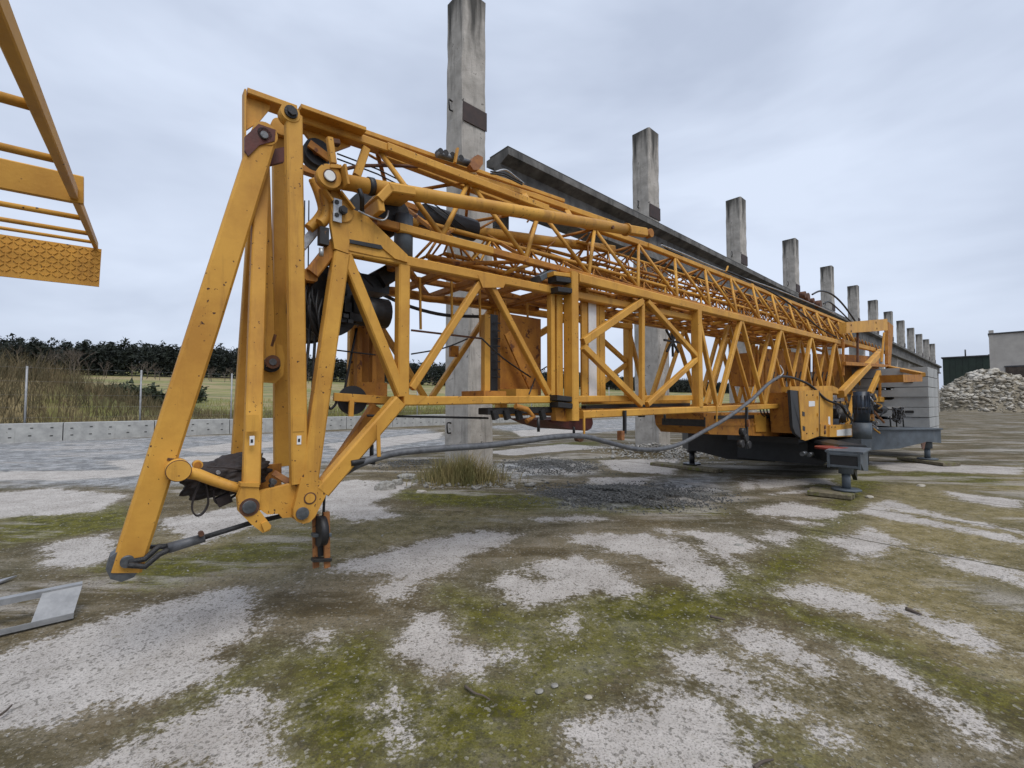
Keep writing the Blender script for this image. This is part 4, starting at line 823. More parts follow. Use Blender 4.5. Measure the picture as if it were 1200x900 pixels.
# upper rails
mb = MB(); us_ = [UW(x, y, VR)[0] for x, y in ((288, 112), (423, 160), (545, 206), (640, 245), (740, 280))]
r_main = []
for k, (x0, y0, x1, y1, v, wpx, h) in enumerate(((345, 139, 452, 176, VR + .03, 11, .09), (452, 174, 640, 245.5, VR + .05, 9, .08), (452, 182, 640, 254, VR - .12, 9, .06), (473, 184, 622, 230, VR - .10, 7, .07), (622, 230, 738, 270, VR - .10, 6.5, .07))):
    r_main.append(pbar((x0, y0), (x1, y1), v, wpx, h, YEL, 'jib_rail', jib))
pbar((288, 112), (345, 132), VR + .04, 7, .12, YEL, 'jib_rail', jib)
pbar((349, 131), (424, 157), VR + .08, 5, .15, YEL, 'cover_plate', jib)
pbar((350, 129.5), (660, 236), VR - .16, 5, .05, YEL, 'jib_rail', jib)
pbar((638, 247), (762, 290), VR - .02, 7, .07, YEL, 'jib_rail', jib)
mb = MB(); mb.bar(V(758, 288, VR), UVW(jend, VR, ju_at(UW(985, 377, VR)[0]) ), .055, .06); cpart('jib_rail', mb, YEL, jib)
plate([(286.4, 104), (288.6, 104), (288.6, 183), (286.4, 183)], VR + .1, .07, YEL, 'end_plate', jib)
plate([(288.6, 112), (317, 122), (316, 128), (305, 141), (289, 152)], VR + .06, .02, YEL, 'end_gusset', jib)
for x in (560, 618, 668, 700):
    y = 206 + (x - 545) * .383; wbar(V(x, y, VR + .06), V(x - 6, y - 10, VR - .16), .05, .02, YEL, 'rail_tie', jib, UP)
plate([(545, 201), (562, 207), (560, 213), (545, 208)], VR + .085, .02, YEL, 'node_plate', jib)
plate([(354, 150), (372, 152), (382, 158), (412, 170), (390, 178), (370, 172)], VR + .0, .03, YEL, 'head_gusset', jib); plate([(353, 147), (377, 156), (374, 160), (353, 154)], VR - .1, .03, YEL, 'head_gusset', jib)
c = V(373, 178, -2.9); mb = MB(); mb.cyl(c, c - P * .09, .085, 20); hs = cpart('head_sheave', mb, BLK, jib); disc(372, 176, -2.88, 5, .05, RUST, 'sheave_boss', hs)
mb = MB(); mb.bar(V(362, 168, -2.87), V(386, 186, -2.87), .05, .02); cpart('sheave_cheek', mb, WORN_SHADE, hs)
pbar((386, 162), (390.5, 192), -2.70, 7, .04, YEL, 'link_strap', jib)
pbar((386, 166), (397, 168), -2.8, 6, .05, RUST, 'shackle', jib)
# lattice
tops, n = [], 0
u_a, u_b = UW(440, 178, VR)[0], UW(881, 330, VR)[0]; bj = (u_b - u_a) / 8
kk = 0; u = u_a
def jn(u): return UVW(u, VR, ju_at(u) - .03), UVW(u, VJ, L2(jl, u) + .02), UVW(u, VJF, lerp(wF, L2(jl, jend), max(0, min(1, (u - uJ0) / (jend - uJ0)))) + .02)
off = UW(522, 278, VJ)[0] - u_a
def jt(a, b, r, m=YEL): rod(a, b, r, m, 'lattice_bar', jib, 6)
for k in range(-0, 15):
    t = u_a + k * bj; bt = t + off * .93
    if t > jend: break
    T = jn(t)[0]; Bn, Bf = jn(bt)[1:]; T2 = jn(t + bj)[0]
    jt(T, Bn, .019); jt(T2, Bn, .019); jt(T, Bf, .016, WORN_SHADE); jt(T2, Bf, .016, WORN_SHADE)
    wbar(Bn, Bf, .03, .03, WORN_SHADE, 'lattice_tie', jib, UP)
    wbar(Bn, jn(bt + bj)[2], .022, .022, WORN_SHADE, 'lattice_tie', jib, UP)
    rod(T + UP * -.02 + P * -.1, jn(t + bj * .5)[2] + UP * .25, .010, WORN_SHADE, 'lattice_bar', jib, 5)
    mid = (T + Bn) / 2; rod(mid - P * .25, (T2 + Bf) / 2, .010, WORN_SHADE, 'lattice_bar', jib, 5)
pbar((429, 174), (418, 206), VR + .05, 9, .04, YEL, 'lattice_bar', jib)
# the folded jib sections nested inside (thin bars)
def nested(v0, v1, lift, dz, x0, rad, bays, seed):
    q = random.Random(seed); na = [UW(x0, 300 + (x0 - 500) * .212, v0), UW(985, 403, v0)]; vm = (v0 + v1) / 2; W = lambda u: L2(na, u) + lift
    for v in (v0, v1): rod(UVW(na[0][0], v, W(na[0][0])), UVW(jend, v, W(jend)), rad * 1.9, WORN_SHADE, 'nested_chord', jib, 6)
    rod(UVW(na[0][0], vm, W(na[0][0]) + dz), UVW(jend, vm, W(jend) + dz), rad * 2, YEL, 'nested_chord', jib, 6)
    h = (jend - na[0][0]) / bays
    for k in range(bays):
        t = na[0][0] + k * h; T = UVW(t + h / 2, vm, W(t + h / 2) + dz)
        for v in (v0, v1): rod(UVW(t, v, W(t)), T, rad, YEL if k % 2 else WORN_SHADE, 'nested_bar', jib, 5); rod(UVW(t + h, v, W(t + h)), T, rad, WORN_SHADE, 'nested_bar', jib, 5)
        rod(UVW(t, v0, W(t)), UVW(t + h, v1, W(t + h)), rad, WORN_SHADE, 'nested_bar', jib, 5); rod(UVW(t, v0, W(t)), UVW(t, v1, W(t)), rad, WORN_SHADE, 'nested_bar', jib, 5)
nested(-2.86, -3.12, .0, .30, 500, .011, 26, 1); nested(-3.18, -3.44, .05, .34, 520, .010, 30, 2); nested(-2.98, -3.30, .36, .20, 690, .009, 28, 3)
rod(V(530, 309, -2.75), V(608, 307, -2.75), .016, WORN_SHADE, 'stay_tube', jib); rod(V(590, 320, -2.75), V(622, 310, -2.8), .016, YEL, 'stay_tube', jib)
for y0, y1 in ((166, 205), (172, 214)): wire([V(395, y0 + 14, -3.0), V(470, y0 + 46, -3.0), V(545, y1 + 62, -3.0)], .006, BLK, 'trolley_rope', jib, 4, 3)
wire([V(396, 200, -2.9), V(430, 194, -2.9), V(490, 195, -3.0)], .012, RUST, 'trolley_rope', jib, 5, 3)
# fittings on top of the rail
mb = MB(); a, b = V(512, 180, -3.0), V(550, 192, -3.0); mb.cyl(a, b, .03, 8); cpart('rail_pulley', mb, PIN, jib); 
for x in (517, 523, 531, 541): disc(x, 175 + (x - 512) * .33, -2.97, 3.5, .06, DKS, 'roller', jib, 10)
plate([(551, 193), (555, 184), (560, 181), (566, 184), (566, 192), (561, 199), (555, 199)], -2.95, .05, ORNG, 'round_shackle', jib); wbar(V(533, 191, -2.95), V(536, 174, -2.95), .016, .03, YEL, 'lug', jib)
for dy in (0, 2.5): wire([V(575, 201 + dy, -2.95), V(590, 203 + dy, -2.95), V(600, 208 + dy, -2.95), V(612, 214 + dy, -2.95)], .007, BLK, 'cable_loop', jib, 5)
wire([V(577, 203, -2.98), V(592, 199, -2.98), V(604, 207, -2.98), V(614, 215, -2.98)], .008, BRT, 'cable_loop', jib, 5)
wire([V(775, 287, -2.9), V(800, 297, -2.9), V(850, 318, -2.9), V(920, 343, -2.9), V(980, 368, -2.9)], .010, BRT, 'rope', jib, 5)
wire([V(775, 284, -2.93), V(782, 292, -2.93), V(800, 300, -2.93)], .010, BLK, 'rope', jib, 5)
mb = MB(); mb.bar(V(851, 318, -2.88), V(853, 312, -2.88), .02, .02); cpart('lug', mb, YEL, jib)
wire([V(852, 318, -2.85), V(880, 330, -2.7), V(920, 352, -2.6), V(960, 384, -2.6), V(980, 395, -2.6)], .014, BLK, 'cable', jib, 5)
wire([V(952, 345, -3.0), V(962, 341, -3.0), V(975, 345, -3.0), V(988, 357, -3.0), V(1002, 376, -3.0)], .020, BLK, 'cable', jib, 6)
wire([V(965, 356, -3.0), V(972, 354, -3.0), V(984, 364, -3.0), V(998, 378, -3.0)], .016, BLK, 'cable', jib, 6)
for x, y, r in ((948, 348, 5), (944, 345, 4), (962, 356, 4.5), (954, 352, 3)): disc(x, y, -2.9, r, .1, RUST, 'end_pulley', jib, 10)
# ---- boom cylinders beside the jib
def boom(a, b, v, r0, r1, m, tip=True):
    p0, p1 = V(*a, v), V(*b, v); mb = MB(); mb.tube([p0, lerp(p0, p1, .5), p1], r0, 20, r1); o = cpart('erection_strut', mb, m); return o, p0, p1
o, p0, p1 = boom((401, 213), (733, 269), -2.585, .046, .050, YEL)
ax = (p1 - p0).normalized(); mb = MB(); mb.cyl(p1, p1 + ax * .02, .062, 20); cpart('strut_flange', mb, YEL, o); mb = MB(); mb.bar(p1 + ax * .02, p1 + ax * .34, .085, .07); cpart('strut_end', mb, YEL, o)
mb = MB(); mb.bar(p1 + ax * .34 + UP * .0, p1 + ax * .40, .05, .05); mb.cyl(p1 + ax * .42 + P * .03, p1 + ax * .42 - P * .03, .045, 12); cpart('strut_eye', mb, WORN_SHADE, o)
disc(386.5, 206, -2.54, 14, .06, YEL, 'clevis', o); disc(387, 205.5, -2.52, 6.2, .03, WHT, 'clevis_pin', o, 16); disc(387, 205.5, -2.53, 7.6, .02, RUST, 'clevis_washer', o)
plate([(386, 193), (396, 192), (402, 196), (402, 220), (399, 222), (386, 220)], -2.57, .06, YEL, 'clevis_cheek', o); plate([(388, 192), (400, 193), (401, 197), (387, 196)], -2.53, .03, YEL, 'clevis_cheek', o)
wbar(V(401, 196, -2.53), V(405, 219, -2.53), .014, .1, YEL, 'strut_collar', o)
c = lerp(p0, p1, .055); mb = MB(); mb.cyl(c, c + ax * .035, .053, 20); cpart('rubber_strap', mb, BLK, o)
wire([V(421, 222, -2.53), V(424, 232, -2.53), V(424, 246, -2.6)], .014, BLK, 'strap_tail', o, 5)
disc(719, 266, -2.525, 2, .02, RUST, 'drain_hole', o, 8)
o2, q0, q1 = boom((440, 257), (700, 290), -3.2, .050, .050, YEL)
mb = MB(); ax2 = (q1 - q0).normalized(); mb.bar(q1, q1 + ax2 * .3, .08, .07); cpart('strut_end', mb, YEL, o2)

# ---- hose and cable along the crane
hp_ = [V(350, 585, -2.9), V(385, 566, -2.78), V(415, 547, -2.66), V(440, 537, -2.6), V(470, 530, -2.6), V(520, 525.5, -2.56), (V(570, 522, -2.54)), V(620, 516, -2.53), V(655, 511.5, -2.52), V(685, 511.5, -2.51), V(715, 519, -2.5), V(745, 526, -2.5), V(775, 526, -2.5), V(800, 519, -2.48), V(822, 507, -2.46), V(850, 491, -2.44), V(880, 469, -2.43), V(900, 450, -2.43), V(914, 441, -2.42)]
hose = wire(hp_, .0225, HOSE, 'feed_hose', None, 10)
wire([V(914, 441, -2.42), V(930, 443, -2.42), V(950, 452, -2.35), V(968, 468, -2.28), V(985, 475, -2.25), V(992, 485, -2.22), V(1002, 495, -2.2), V(1014, 502, -2.15), V(1027, 505, -2.15)], .019, BLK, 'feed_cable', hose, 8)
for x, y, v in ((444, 535, -2.6),): wbar(V(x, y, v + .02), V(x - 1, 498, v + .02), .022, .014, YEL, 'hose_hanger', hose)
wire([V(411, 543, -2.62), V(428, 540, -2.62), V(440, 541, -2.6)], .02, BLK, 'hose_clamp', hose, 6, 3); rod(V(435.5, 521, -2.7), V(435.5, 538, -2.7), .013, BLKP, 'peg', hose)
wire([V(914, 441, -2.40), V(918, 436, -2.40), V(914, 428, -2.5)], .008, BRT, 'hose_tie', hose, 5)

# ---- machinery deck at the rear
VD = -2.3
mb = MB(); a = V(824, 484, -2.75); b = V(930, 484, -2.75); za = a.z; mb.prism([V(824, 484, -2.75), V(930, 484, -2.75), V(932, 512, -2.75), V(832, 509, -2.75), V(826, 500, -2.75)], P * -.7); deck = cpart('slewing_deck', mb, WORN_SHADE)  # deck body browner, its shade painted into the colour
plate([(838, 487), (926, 486), (926, 490), (838, 491)], -2.735, .02, DKS, 'deck_rail', deck); plate([(884, 486), (898, 486), (898, 506), (886, 506)], -2.73, .02, YEL, 'deck_rib', deck); plate([(840, 496), (926, 495), (926, 498.5), (840, 499)], -2.735, .02, WORN_SHADE, 'deck_rib', deck)
for x in (905, 913, 921): disc(x, 491, -2.72, 4, .04, DKS, 'deck_fitting', deck, 10)
mb = MB(); mb.box(V(826, 500, -2.74), D * .02, P * -.6, UP * .12); cpart('deck_end', mb, DKS, deck)
mb = MB(); mb.bar(V(875, 477, -2.45), V(875, 526, -2.45), .035, .03); lk = cpart('locking_bar', mb, BLKP, deck); mb = MB(); mb.bar(V(876.5, 492, -2.42), V(877, 500, -2.42), .03, .03); cpart('orange_sleeve', mb, ORNG, lk)
for x, y in ((873, 506), (876, 513), (879, 521), (871, 520)): disc(x, y, -2.42, 4.5, .06, DKS, 'lock_shackle', lk, 10)
# door cabinet
plate([(936, 458), (960, 457), (960, 511), (944, 516.5), (940, 515)], VD, .02, YEL, 'cabinet_door', deck)
plate([(926, 457), (935.8, 458), (940, 515.5), (943, 517), (932, 508), (929, 500)], VD - .01, .04, BLKP, 'cabinet_side', deck)
plate([(960.4, 457), (976, 458.5), (976, 503), (972, 512), (960.4, 511)], VD - .005, .03, YEL, 'cabinet_door', deck)
mb = MB(); mb.prism([V(930, 460, VD - .04), V(976, 460, VD - .04), V(976, 508, VD - .04), V(934, 508, VD - .04)], P * -.35); cpart('cabinet_body', mb, WORN_SHADE, deck)
for x, y in ((941.5, 485), (942, 502)): plate([(x - 1, y - 3), (x + 1.6, y - 2), (x + 1.6, y + 3), (x - 1, y + 2)], VD + .006, .012, BLKP, 'door_latch', deck)
plate([(926, 453), (976, 452), (982, 455), (982, 461), (926, 459)], VD - .06, .12, YEL, 'cabinet_top', deck)
# step box with faded label
a = V(962, 512, VD); mb = MB(); mb.prism([V(962, 497, VD + .02), V(972, 497, VD + .02), V(972, 512, VD + .02), V(962, 511, VD + .02)], P * -.3); bx = cpart('lamp_box', mb, YEL, deck)
for y in (500.5, 506.5): disc(967.5, y, VD + .035, 2.3, .02, RUST, 'tail_lamp', bx, 12)
mb = MB(); mb.prism([V(972.3, 499, VD + .05), V(1001, 497.5, VD + .05), V(1001, 511.5, VD + .05), V(972.3, 512, VD + .05)], P * -.5); cpart('front_beam', mb, YEL, bx)
plate([(981, 504), (998, 502), (998, 510), (981, 511)], VD + .056, .008, WHT, 'faded_label', bx)
plate([(1001.3, 500), (1008, 504), (1008, 511.6), (1001.3, 511.6)], VD + .03, .4, YEL, 'beam_end', bx)
mb = MB(); mb.box(V(971, 498, VD), D * .10, P * -.12, UP * .14); cpart('white_canister', mb, WHT, bx)
c = V(982, 495, VD - .15); mb = MB(); mb.cyl(c, c + UP * .26, .13, 16); cpart('oil_tank', mb, DKS, bx)
mb = MB(); mb.prism([V(964, 463, VD - .3), V(990, 463, VD - .3), V(990, 470, VD - .3), V(964, 470, VD - .3)], P * -.2); cpart('silver_tray', mb, BRT, bx)
wbar(V(1001, 461, VD - .2), V(992.5, 499, VD - .1), .10, .06, YEL, 'deck_strut', deck); wbar(V(985, 462, VD - .05), V(1032, 412, VD - .2), .14, .12, YEL, 'ballast_arm', deck)
wbar(V(938, 455, -2.5), V(986, 461, VD - .1), .07, .08, YEL, 'deck_rail', deck)
for y in (468, 488, 505): mb = MB(); mb.box(V(957.6, y, VD + .004), D * .03, P * .012, UP * .05); cpart('hinge', mb, YEL, deck)
for y in (463, 508): 
    for x in (946, 953): disc(x, y, VD + .01, .8, .01, DKS, 'bolt', deck, 6)
plate([(959.7, 458), (960.6, 458), (960.6, 511), (959.7, 511)], VD + .002, .01, BLKP, 'door_gap', deck)
plate([(948, 470), (955, 470), (955, 476), (948, 476.5)], VD + .003, .004, WHT, 'faded_label', deck)
for x in (975, 979, 999): disc(x, 500.5, VD + .057, .9, .01, DKS, 'bolt', bx, 6)
for k in range(8):
    x = 978 + k * 2.2; wire([V(x, 470 + k % 3 * 3, VD - .25), V(x + 3, 482 + k % 2 * 4, VD - .1), V(x + random.uniform(-4, 6), 496, VD - .1)], .012, (BLK, DKS, HOSE)[k % 3], 'hydraulic_hose', deck, 5, 4)
for k in range(5): mb = MB(); mb.box(V(965 + k * 5, 468 + (k % 2) * 5, VD - .2), D * .05, P * -.06, UP * .05); cpart('valve_block', mb, (DKS, BRT, WORN_SHADE)[k % 3], deck)
for k in range(9): wire([V(890 + k * 4, 476, -2.74), V(892 + k * 4, 484 + k % 3, -2.70), V(896 + k * 4, 488, -2.72)], .010, (BLK, DKS)[k % 2], 'deck_hose', deck, 5, 3)
# slewing motor
c = V(1010, 495, -2.0); top = V(1010, 459, -2.0).z; mb = MB(); mb.cyl(c, Vector((c.x, c.y, top)), 7.8 * mpp(c), 22); mo = cpart('slewing_motor', mb, NAVY, deck)
for k in range(14):
    a = k / 14 * 6.283; d = Vector((math.cos(a), math.sin(a), 0)) * 7.9 * mpp(c); wbar(c + d + UP * .16, c + d + UP * (top - c.z - .07), .012, .02, NAVY, 'cooling_fin', mo)
mb = MB(); mb.cyl(c - UP * .28, c - UP * .002, 9.3 * mpp(c), 22); cpart('gearbox', mb, GRYP, mo); mb = MB(); mb.cyl(c + UP * .22, c + UP * .27, 8.3 * mpp(c), 22); cpart('motor_band', mb, DKS, mo)
for k in range(9):
    a = V(1018 + random.uniform(0, 10), 462 + k * 5, -2.0); b = V(1022 + random.uniform(0, 12), 470 + k * 4.5, -1.9); wire([a, lerp(a, b, .5) + Vector((random.uniform(-.1, .1), 0, random.uniform(-.1, .1))), b], .014, random.choice((BLK, YEL, BRT, DKS)), 'motor_cable', mo, 5, 4)
for k in range(10): disc(1019 + random.uniform(0, 8), 465 + k * 4, -1.95, random.uniform(2, 4), .1, random.choice((DKS, WORN_SHADE, BLK)), 'fitting', mo, 8)
mb = MB(); mb.cyl(V(1024, 478, -2.1), V(1034, 480, -2.1), .09, 12); cpart('pump', mb, BLK, mo)
wbar(V(1024, 482, -2.0), V(1036, 495, -2.0), .04, .03, ORNG, 'pump_link', mo)
# cable coil hung in front of the ballast
for k in range(9):
    pts_ = []; c = V(1052 + random.uniform(-4, 4), 485 + random.uniform(-2, 3), -1.75)
    for t in np.linspace(0, 6.283, 9): pts_.append(c + D * math.cos(t) * random.uniform(.10, .24) + UP * math.sin(t) * random.uniform(.08, .16) + P * random.uniform(-.05, .05))
    wire(pts_, .012, (BLK, DKS)[k % 2], 'cable_coil', mo, 5, 3)
for x in (1043, 1050, 1058): wire([V(x, 488, -1.75), V(x + 1, 500, -1.75)], .012, BLK, 'cable_coil', mo, 5, 2)
# rear A-frame, ballast beam and jib cradle
VA = -2.35
wbar(V(1030, 437, VA), V(1019, 462, VA), .13, .08, YEL, 'rear_frame_leg', deck); wbar(V(1034, 436, VA), V(1046, 470, VA), .07, .08, YEL, 'rear_frame_leg', deck); wbar(V(1031, 440, VA), V(1031, 466, VA), .05, .05, WORN_SHADE, 'rear_frame_leg', deck); wbar(V(1028, 468, VA), V(1047, 469, VA), .12, .1, YEL, 'rear_frame_foot', deck)
for x in (1006, 1012, 1021): wbar(V(x, 437, VA - .4), V(x + 3, 462, VA - .4), .03, .03, YEL, 'rear_frame_bar', deck)
plate([(992, 377.5), (1040, 373.5), (1040.5, 387), (992, 390.5)], -2.4, .12, YEL, 'jib_cradle', deck)
for x, y in ((998, 381), (1027, 378), (1028, 385), (998, 388)): disc(x, y, -2.39, 1.2, .02, RUST, 'bolt', deck, 6)
plate([(1041, 377), (1047, 382), (1044, 428), (1040.6, 426)], -2.45, .07, WORN_SHADE, 'cradle_upright', deck); wbar(V(1036, 390, -2.4), V(1033, 424, -2.4), .04, .04, YEL, 'cradle_upright', deck)
wbar(V(1005, 388, -2.5), V(1005, 425, -2.5), .05, .04, RUST, 'cradle_upright', deck); wbar(V(988, 397, -2.45), V(988, 440, -2.45), .05, .04, WORN_SHADE, 'cradle_upright', deck)
mb = MB(); mb.prism([V(990, 425, -2.4), V(1043, 428, -2.4), V(1043, 428, -3.1), V(990, 425, -3.1)], UP * -.05); cpart('catwalk', mb, WORN_SHADE, deck)
for k in range(5): wbar(V(990, 426 + k * .2, -2.4 - k * .17), V(1043, 429 + k * .1, -2.4 - k * .17), .04, .07, WORN_SHADE, 'catwalk_slat', deck, UP)
wbar(V(1040, 430, -2.42), V(1082, 439, -1.45), .08, .07, YEL, 'outrigger_strut', deck); mb = MB(); mb.prism([V(1058, 439, -1.4), V(1081, 439, -1.4), V(1081, 447, -1.4), V(1059, 448, -1.4)], P * -.3); cpart('strut_block', mb, WORN_SHADE, deck)
wbar(V(985, 400, -2.62), V(1024, 410, -2.62), .1, .08, YEL, 'mast_end', deck)
for k in range(9):
    wbar(V(998 + k * 4, 394 + k * 1.5, -2.8), V(1003 + k * 4, 405 + k * 1.6, -2.9), .025, .025, YEL, 'end_lattice', deck)
mb = MB(); mb.prism([V(985, 415, -2.9), V(1030, 418, -2.9), V(1030, 462, -2.9), V(975, 462, -2.9)], P * -.2); cpart('rear_bulkhead', mb, WORN_SHADE, deck)

# ---- undercarriage: cross base with outrigger arms
def gx(x, y): return G(x, y)
mb = MB(); c = UVW(9.9, -3.0, 0); mb.cyl(c + UP * .62, c + UP * .96, .62, 32); under = cpart('slewing_ring', mb, BLKP)
mb = MB(); mb.bar(c - D * 1.3 + UP * .42, c + D * 1.3 + UP * .42, .36, 1.5, P); cpart('cross_base', mb, BLKP, under)
mb = MB(); mb.bar(c - D * 1.9 + UP * .66, c + D * .6 + UP * .66, .1, 1.1, P); cpart('base_plate', mb, BLKP, under)
def outrig(foot, root_, ztop, zbot, w, m, name='outrigger_arm', hgt=None):
    d = (foot - root_); d.z = 0; s = d.cross(UP).normalized(); mb = MB(); e1 = foot + d.normalized() * .12
    zt = ztop; prof_r = [(root_, zbot, zt), (lerp(root_, e1, .55), zbot + .04, zt), (lerp(root_, e1, .85), zbot + .16, zt), (e1, zbot + min(.2, (ztop - zbot) * .3), zt - .02)]
    rings = []
    for p, a_, b_ in prof_r: rings.append([Vector((p.x, p.y, 0)) + s * w / 2 + UP * a_, Vector((p.x, p.y, 0)) - s * w / 2 + UP * a_, Vector((p.x, p.y, 0)) - s * w / 2 + UP * b_, Vector((p.x, p.y, 0)) + s * w / 2 + UP * b_])
    mb.ring_tube(rings); o = cpart(name, mb, m, under)
    mb = MB(); mb.bar(Vector((root_.x, root_.y, zt + .012)), Vector((e1.x, e1.y, zt - .005)), w + .08, .03, UP); cpart('top_flange', mb, m, under)
    f = Vector((foot.x, foot.y, 0)); mb = MB(); mb.cyl(f + UP * .30, f + UP * (zbot + .22), .085, 14); mb.cyl(f + UP * .10, f + UP * .30, .05, 12); cpart('jack', mb, m, under)
    mb = MB(); mb.cyl(f + UP * .075, f + UP * .10, .17, 8); cpart('foot_plate', mb, m, under); return o
fA = G(992, 574, .08); fB = G(811, 545, .06); fC = G(1087, 539, .06)
rA = fA + (D * .98 - P * .05) * .50; rA.z = 0; outrig(fA, rA, .60, .30, .34, GRYP); wbar(rA + UP * .50, UVW(9.6, -3.0, .50), .40, .30, BLKP, 'arm_sleeve', under, UP)
mb = MB(); s0 = rA - (rA - fA).normalized() * .04; s0.z = 0; mb.prism([s0 + UP * .36, s0 + UP * .16, lerp(s0, Vector((fA.x, fA.y, 0)), .6) + UP * .36], P * .05); cpart('arm_gusset', mb, BLKP, under)
mb = MB(); a = V(984, 552, -1.5); 
outrig(fB, UVW(9.2, -3.3, 0), .86, .17, .42, BLKP); outrig(fC, UVW(10.6, -2.6, 0), .72, .30, .36, GRYP); outrig(UVW(12.6, -4.9, 0), UVW(10.5, -3.4, 0), .72, .32, .34, GRYP)
# hollow end of the near outrigger box
dA = fA - rA; dA.z = 0; dA.normalize(); sA = dA.cross(UP).normalized(); e = fA + dA * .13; e.z = 0
for a_, b_, w_, h_ in ((-.17, .17, .405, 0), (-.17, .17, .565, 0)): wbar(e + sA * a_ + UP * w_, e + sA * b_ + UP * w_, .02, .03, GRYP, 'box_rim', under, UP)
for a_ in (-.17, .17): wbar(e + sA * a_ + UP * .38, e + sA * a_ + UP * .59, .02, .03, GRYP, 'box_rim', under)
mb = MB(); mb.bar(e - dA * .01 - sA * .15 + UP * .485, e - dA * .01 + sA * .15 + UP * .485, .16, .012, dA); cpart('box_hollow', mb, BLK, under)
mb = MB(); c = V(974, 526, -1.95); mb.cyl(c, c + UP * .03, .20, 24); cpart('red_disc', mb, REDB, under)
for x, y in ((940, 532), (948, 533)): 
    mb = MB(); c = V(x, y, -2.35); mb.cyl(c, c + D * .14, .035, 10); cpart('grease_pipe', mb, PIN, under)
plate([(1080, 520), (1085, 518), (1083, 527), (1081, 526)], -1.45, .01, RUST, 'rust_patch', under)

# ---- ballast blocks stacked on the rear of the base
bc0 = V(1090, 513, -1.54); nb_ = 7; lay = (V(1090, 430, -1.54).z - bc0.z) / nb_
where = ['lowest', 'second lowest', 'third from the bottom', 'middle', 'third from the top', 'second from the top', 'topmost']
for k in range(nb_):
    z0 = bc0.z + k * lay; ov = random.uniform(-.02, .02); b0 = Vector((bc0.x, bc0.y, z0)) + D * ov
    root = thing('ballast_block', b0, f'grey concrete ballast slab, {where[k]} of the stack behind the crane motor', 'ballast block', 'ballast slabs stacked on the crane base')
    mb = MB(); h = lay - .014; W_ = 2.9
    prof = [(0, 0), (-W_, 0), (-W_, h), (-.98, h), (-.92, h - .055), (-.62, h - .055), (-.56, h), (0, h)] if k < nb_ - 1 else [(0, 0), (-W_, 0), (-W_, h), (0, h)]
    mb.prism([b0 + P * a_ + UP * c_ for a_, c_ in prof], D * 1.45); part(root, 'slab', mb, BALL)
    if k in (2, 5): mb = MB(); mb.bar(b0 + P * -.25 + D * -.01 + UP * h * .55, b0 + P * -.40 + D * -.01 + UP * h * .55, .05, .02, D); part(root, 'lifting_eye', mb, DKS)

# ------------------------------------------------------------------ loose things on and around the crane
# hook block
hb0 = V(376, 664, -2.72); root = thing('hook_block', hb0, 'rusty orange hook block with a black sheave hanging from the crane front', 'hook block')
for x, yt in ((369.5, 603), (382.5, 600)):
    mb = MB(); mb.bar(V(x, yt, -2.70 if x > 375 else -2.74), V(x + .8, 665, -2.70 if x > 375 else -2.74), .034, .018, P); part(root, 'cheek_plate', mb, ORNG)
mb = MB(); c = V(376, 622, -2.70); mb.cyl(c - D * .02, c + D * .02, .085, 22); part(root, 'sheave', mb, BLK)
mb = MB(); mb.bar(V(376, 608, -2.74), V(377, 650, -2.74), .05, .05); part(root, 'sheave_guard', mb, BLKP)
for y in (627, 656): mb = MB(); mb.bar(V(366, y, -2.7), V(387, y - 1, -2.7), .018, .05); part(root, 'cross_bolt', mb, DKS if y > 640 else GRYP)
mb = MB(); mb.tube([V(379, 604, -2.72), V(380, 585, -2.75), V(382, 560, -2.8)], .008, 5); part(root, 'rope_fall', mb, ROPE)
# tarpaulin bundle with straps
tb = V(268, 578, -2.95); root = thing('tarpaulin_bundle', tb, 'dark brown tarpaulin bundle with dangling straps lying on the crane lever', 'tarpaulin')
import bmesh
bm = bmesh.new(); bmesh.ops.create_icosphere(bm, subdivisions=5, radius=1); cc = V(272, 556, -2.93)
for v in bm.verts:
    p = v.co.copy(); f = 1 + .35 * mnoise.noise(p * 1.6) + .16 * abs(mnoise.noise(p * 4 + Vector((3, 0, 0)))) * 2
    p *= f; w = cc + D * p.x * .19 + P * p.y * .15 + UP * (p.z * .095 + p.x * .02)
    v.co = w - tb
for f in bm.faces: f.smooth = True
me = bpy.data.meshes.new('bundle'); bm.to_mesh(me); bm.free(); me.materials.append(CLOTH); link('bundle', me, root)
def strap(pts, w, name): # flat ribbon with thickness
    c_ = catmull(pts, 8); mb = MB()
    for a, b in zip(c_, c_[1:]): mb.bar(a, b + (b - a) * .1, .007, w, P)
    part(root, name, mb, CLOTH)
strap([V(238, 558, -2.8), V(228, 580, -2.8), V(225, 596, -2.8), V(230, 604, -2.8), V(238, 601, -2.8), V(244, 588, -2.8), V(241, 566, -2.8)], .03, 'strap_loop')
strap([V(250, 574, -2.8), V(252, 588, -2.8), V(260, 589, -2.8), V(276, 580, -2.8), V(277, 576, -2.8)], .028, 'strap_loop')
mb = MB(); mb.bar(V(254, 589, -2.8), V(270, 582, -2.8), .05, .06); part(root, 'strap_roll', mb, CLOTH)
strap([V(243, 547, -2.76), V(262, 548, -2.74), V(285, 551, -2.76)], .012, 'lashing')
mb = MB(); c = V(256, 554, -2.76); mb.cyl(c, c - P * .02, .010, 10); part(root, 'eyelet', mb, BRT)

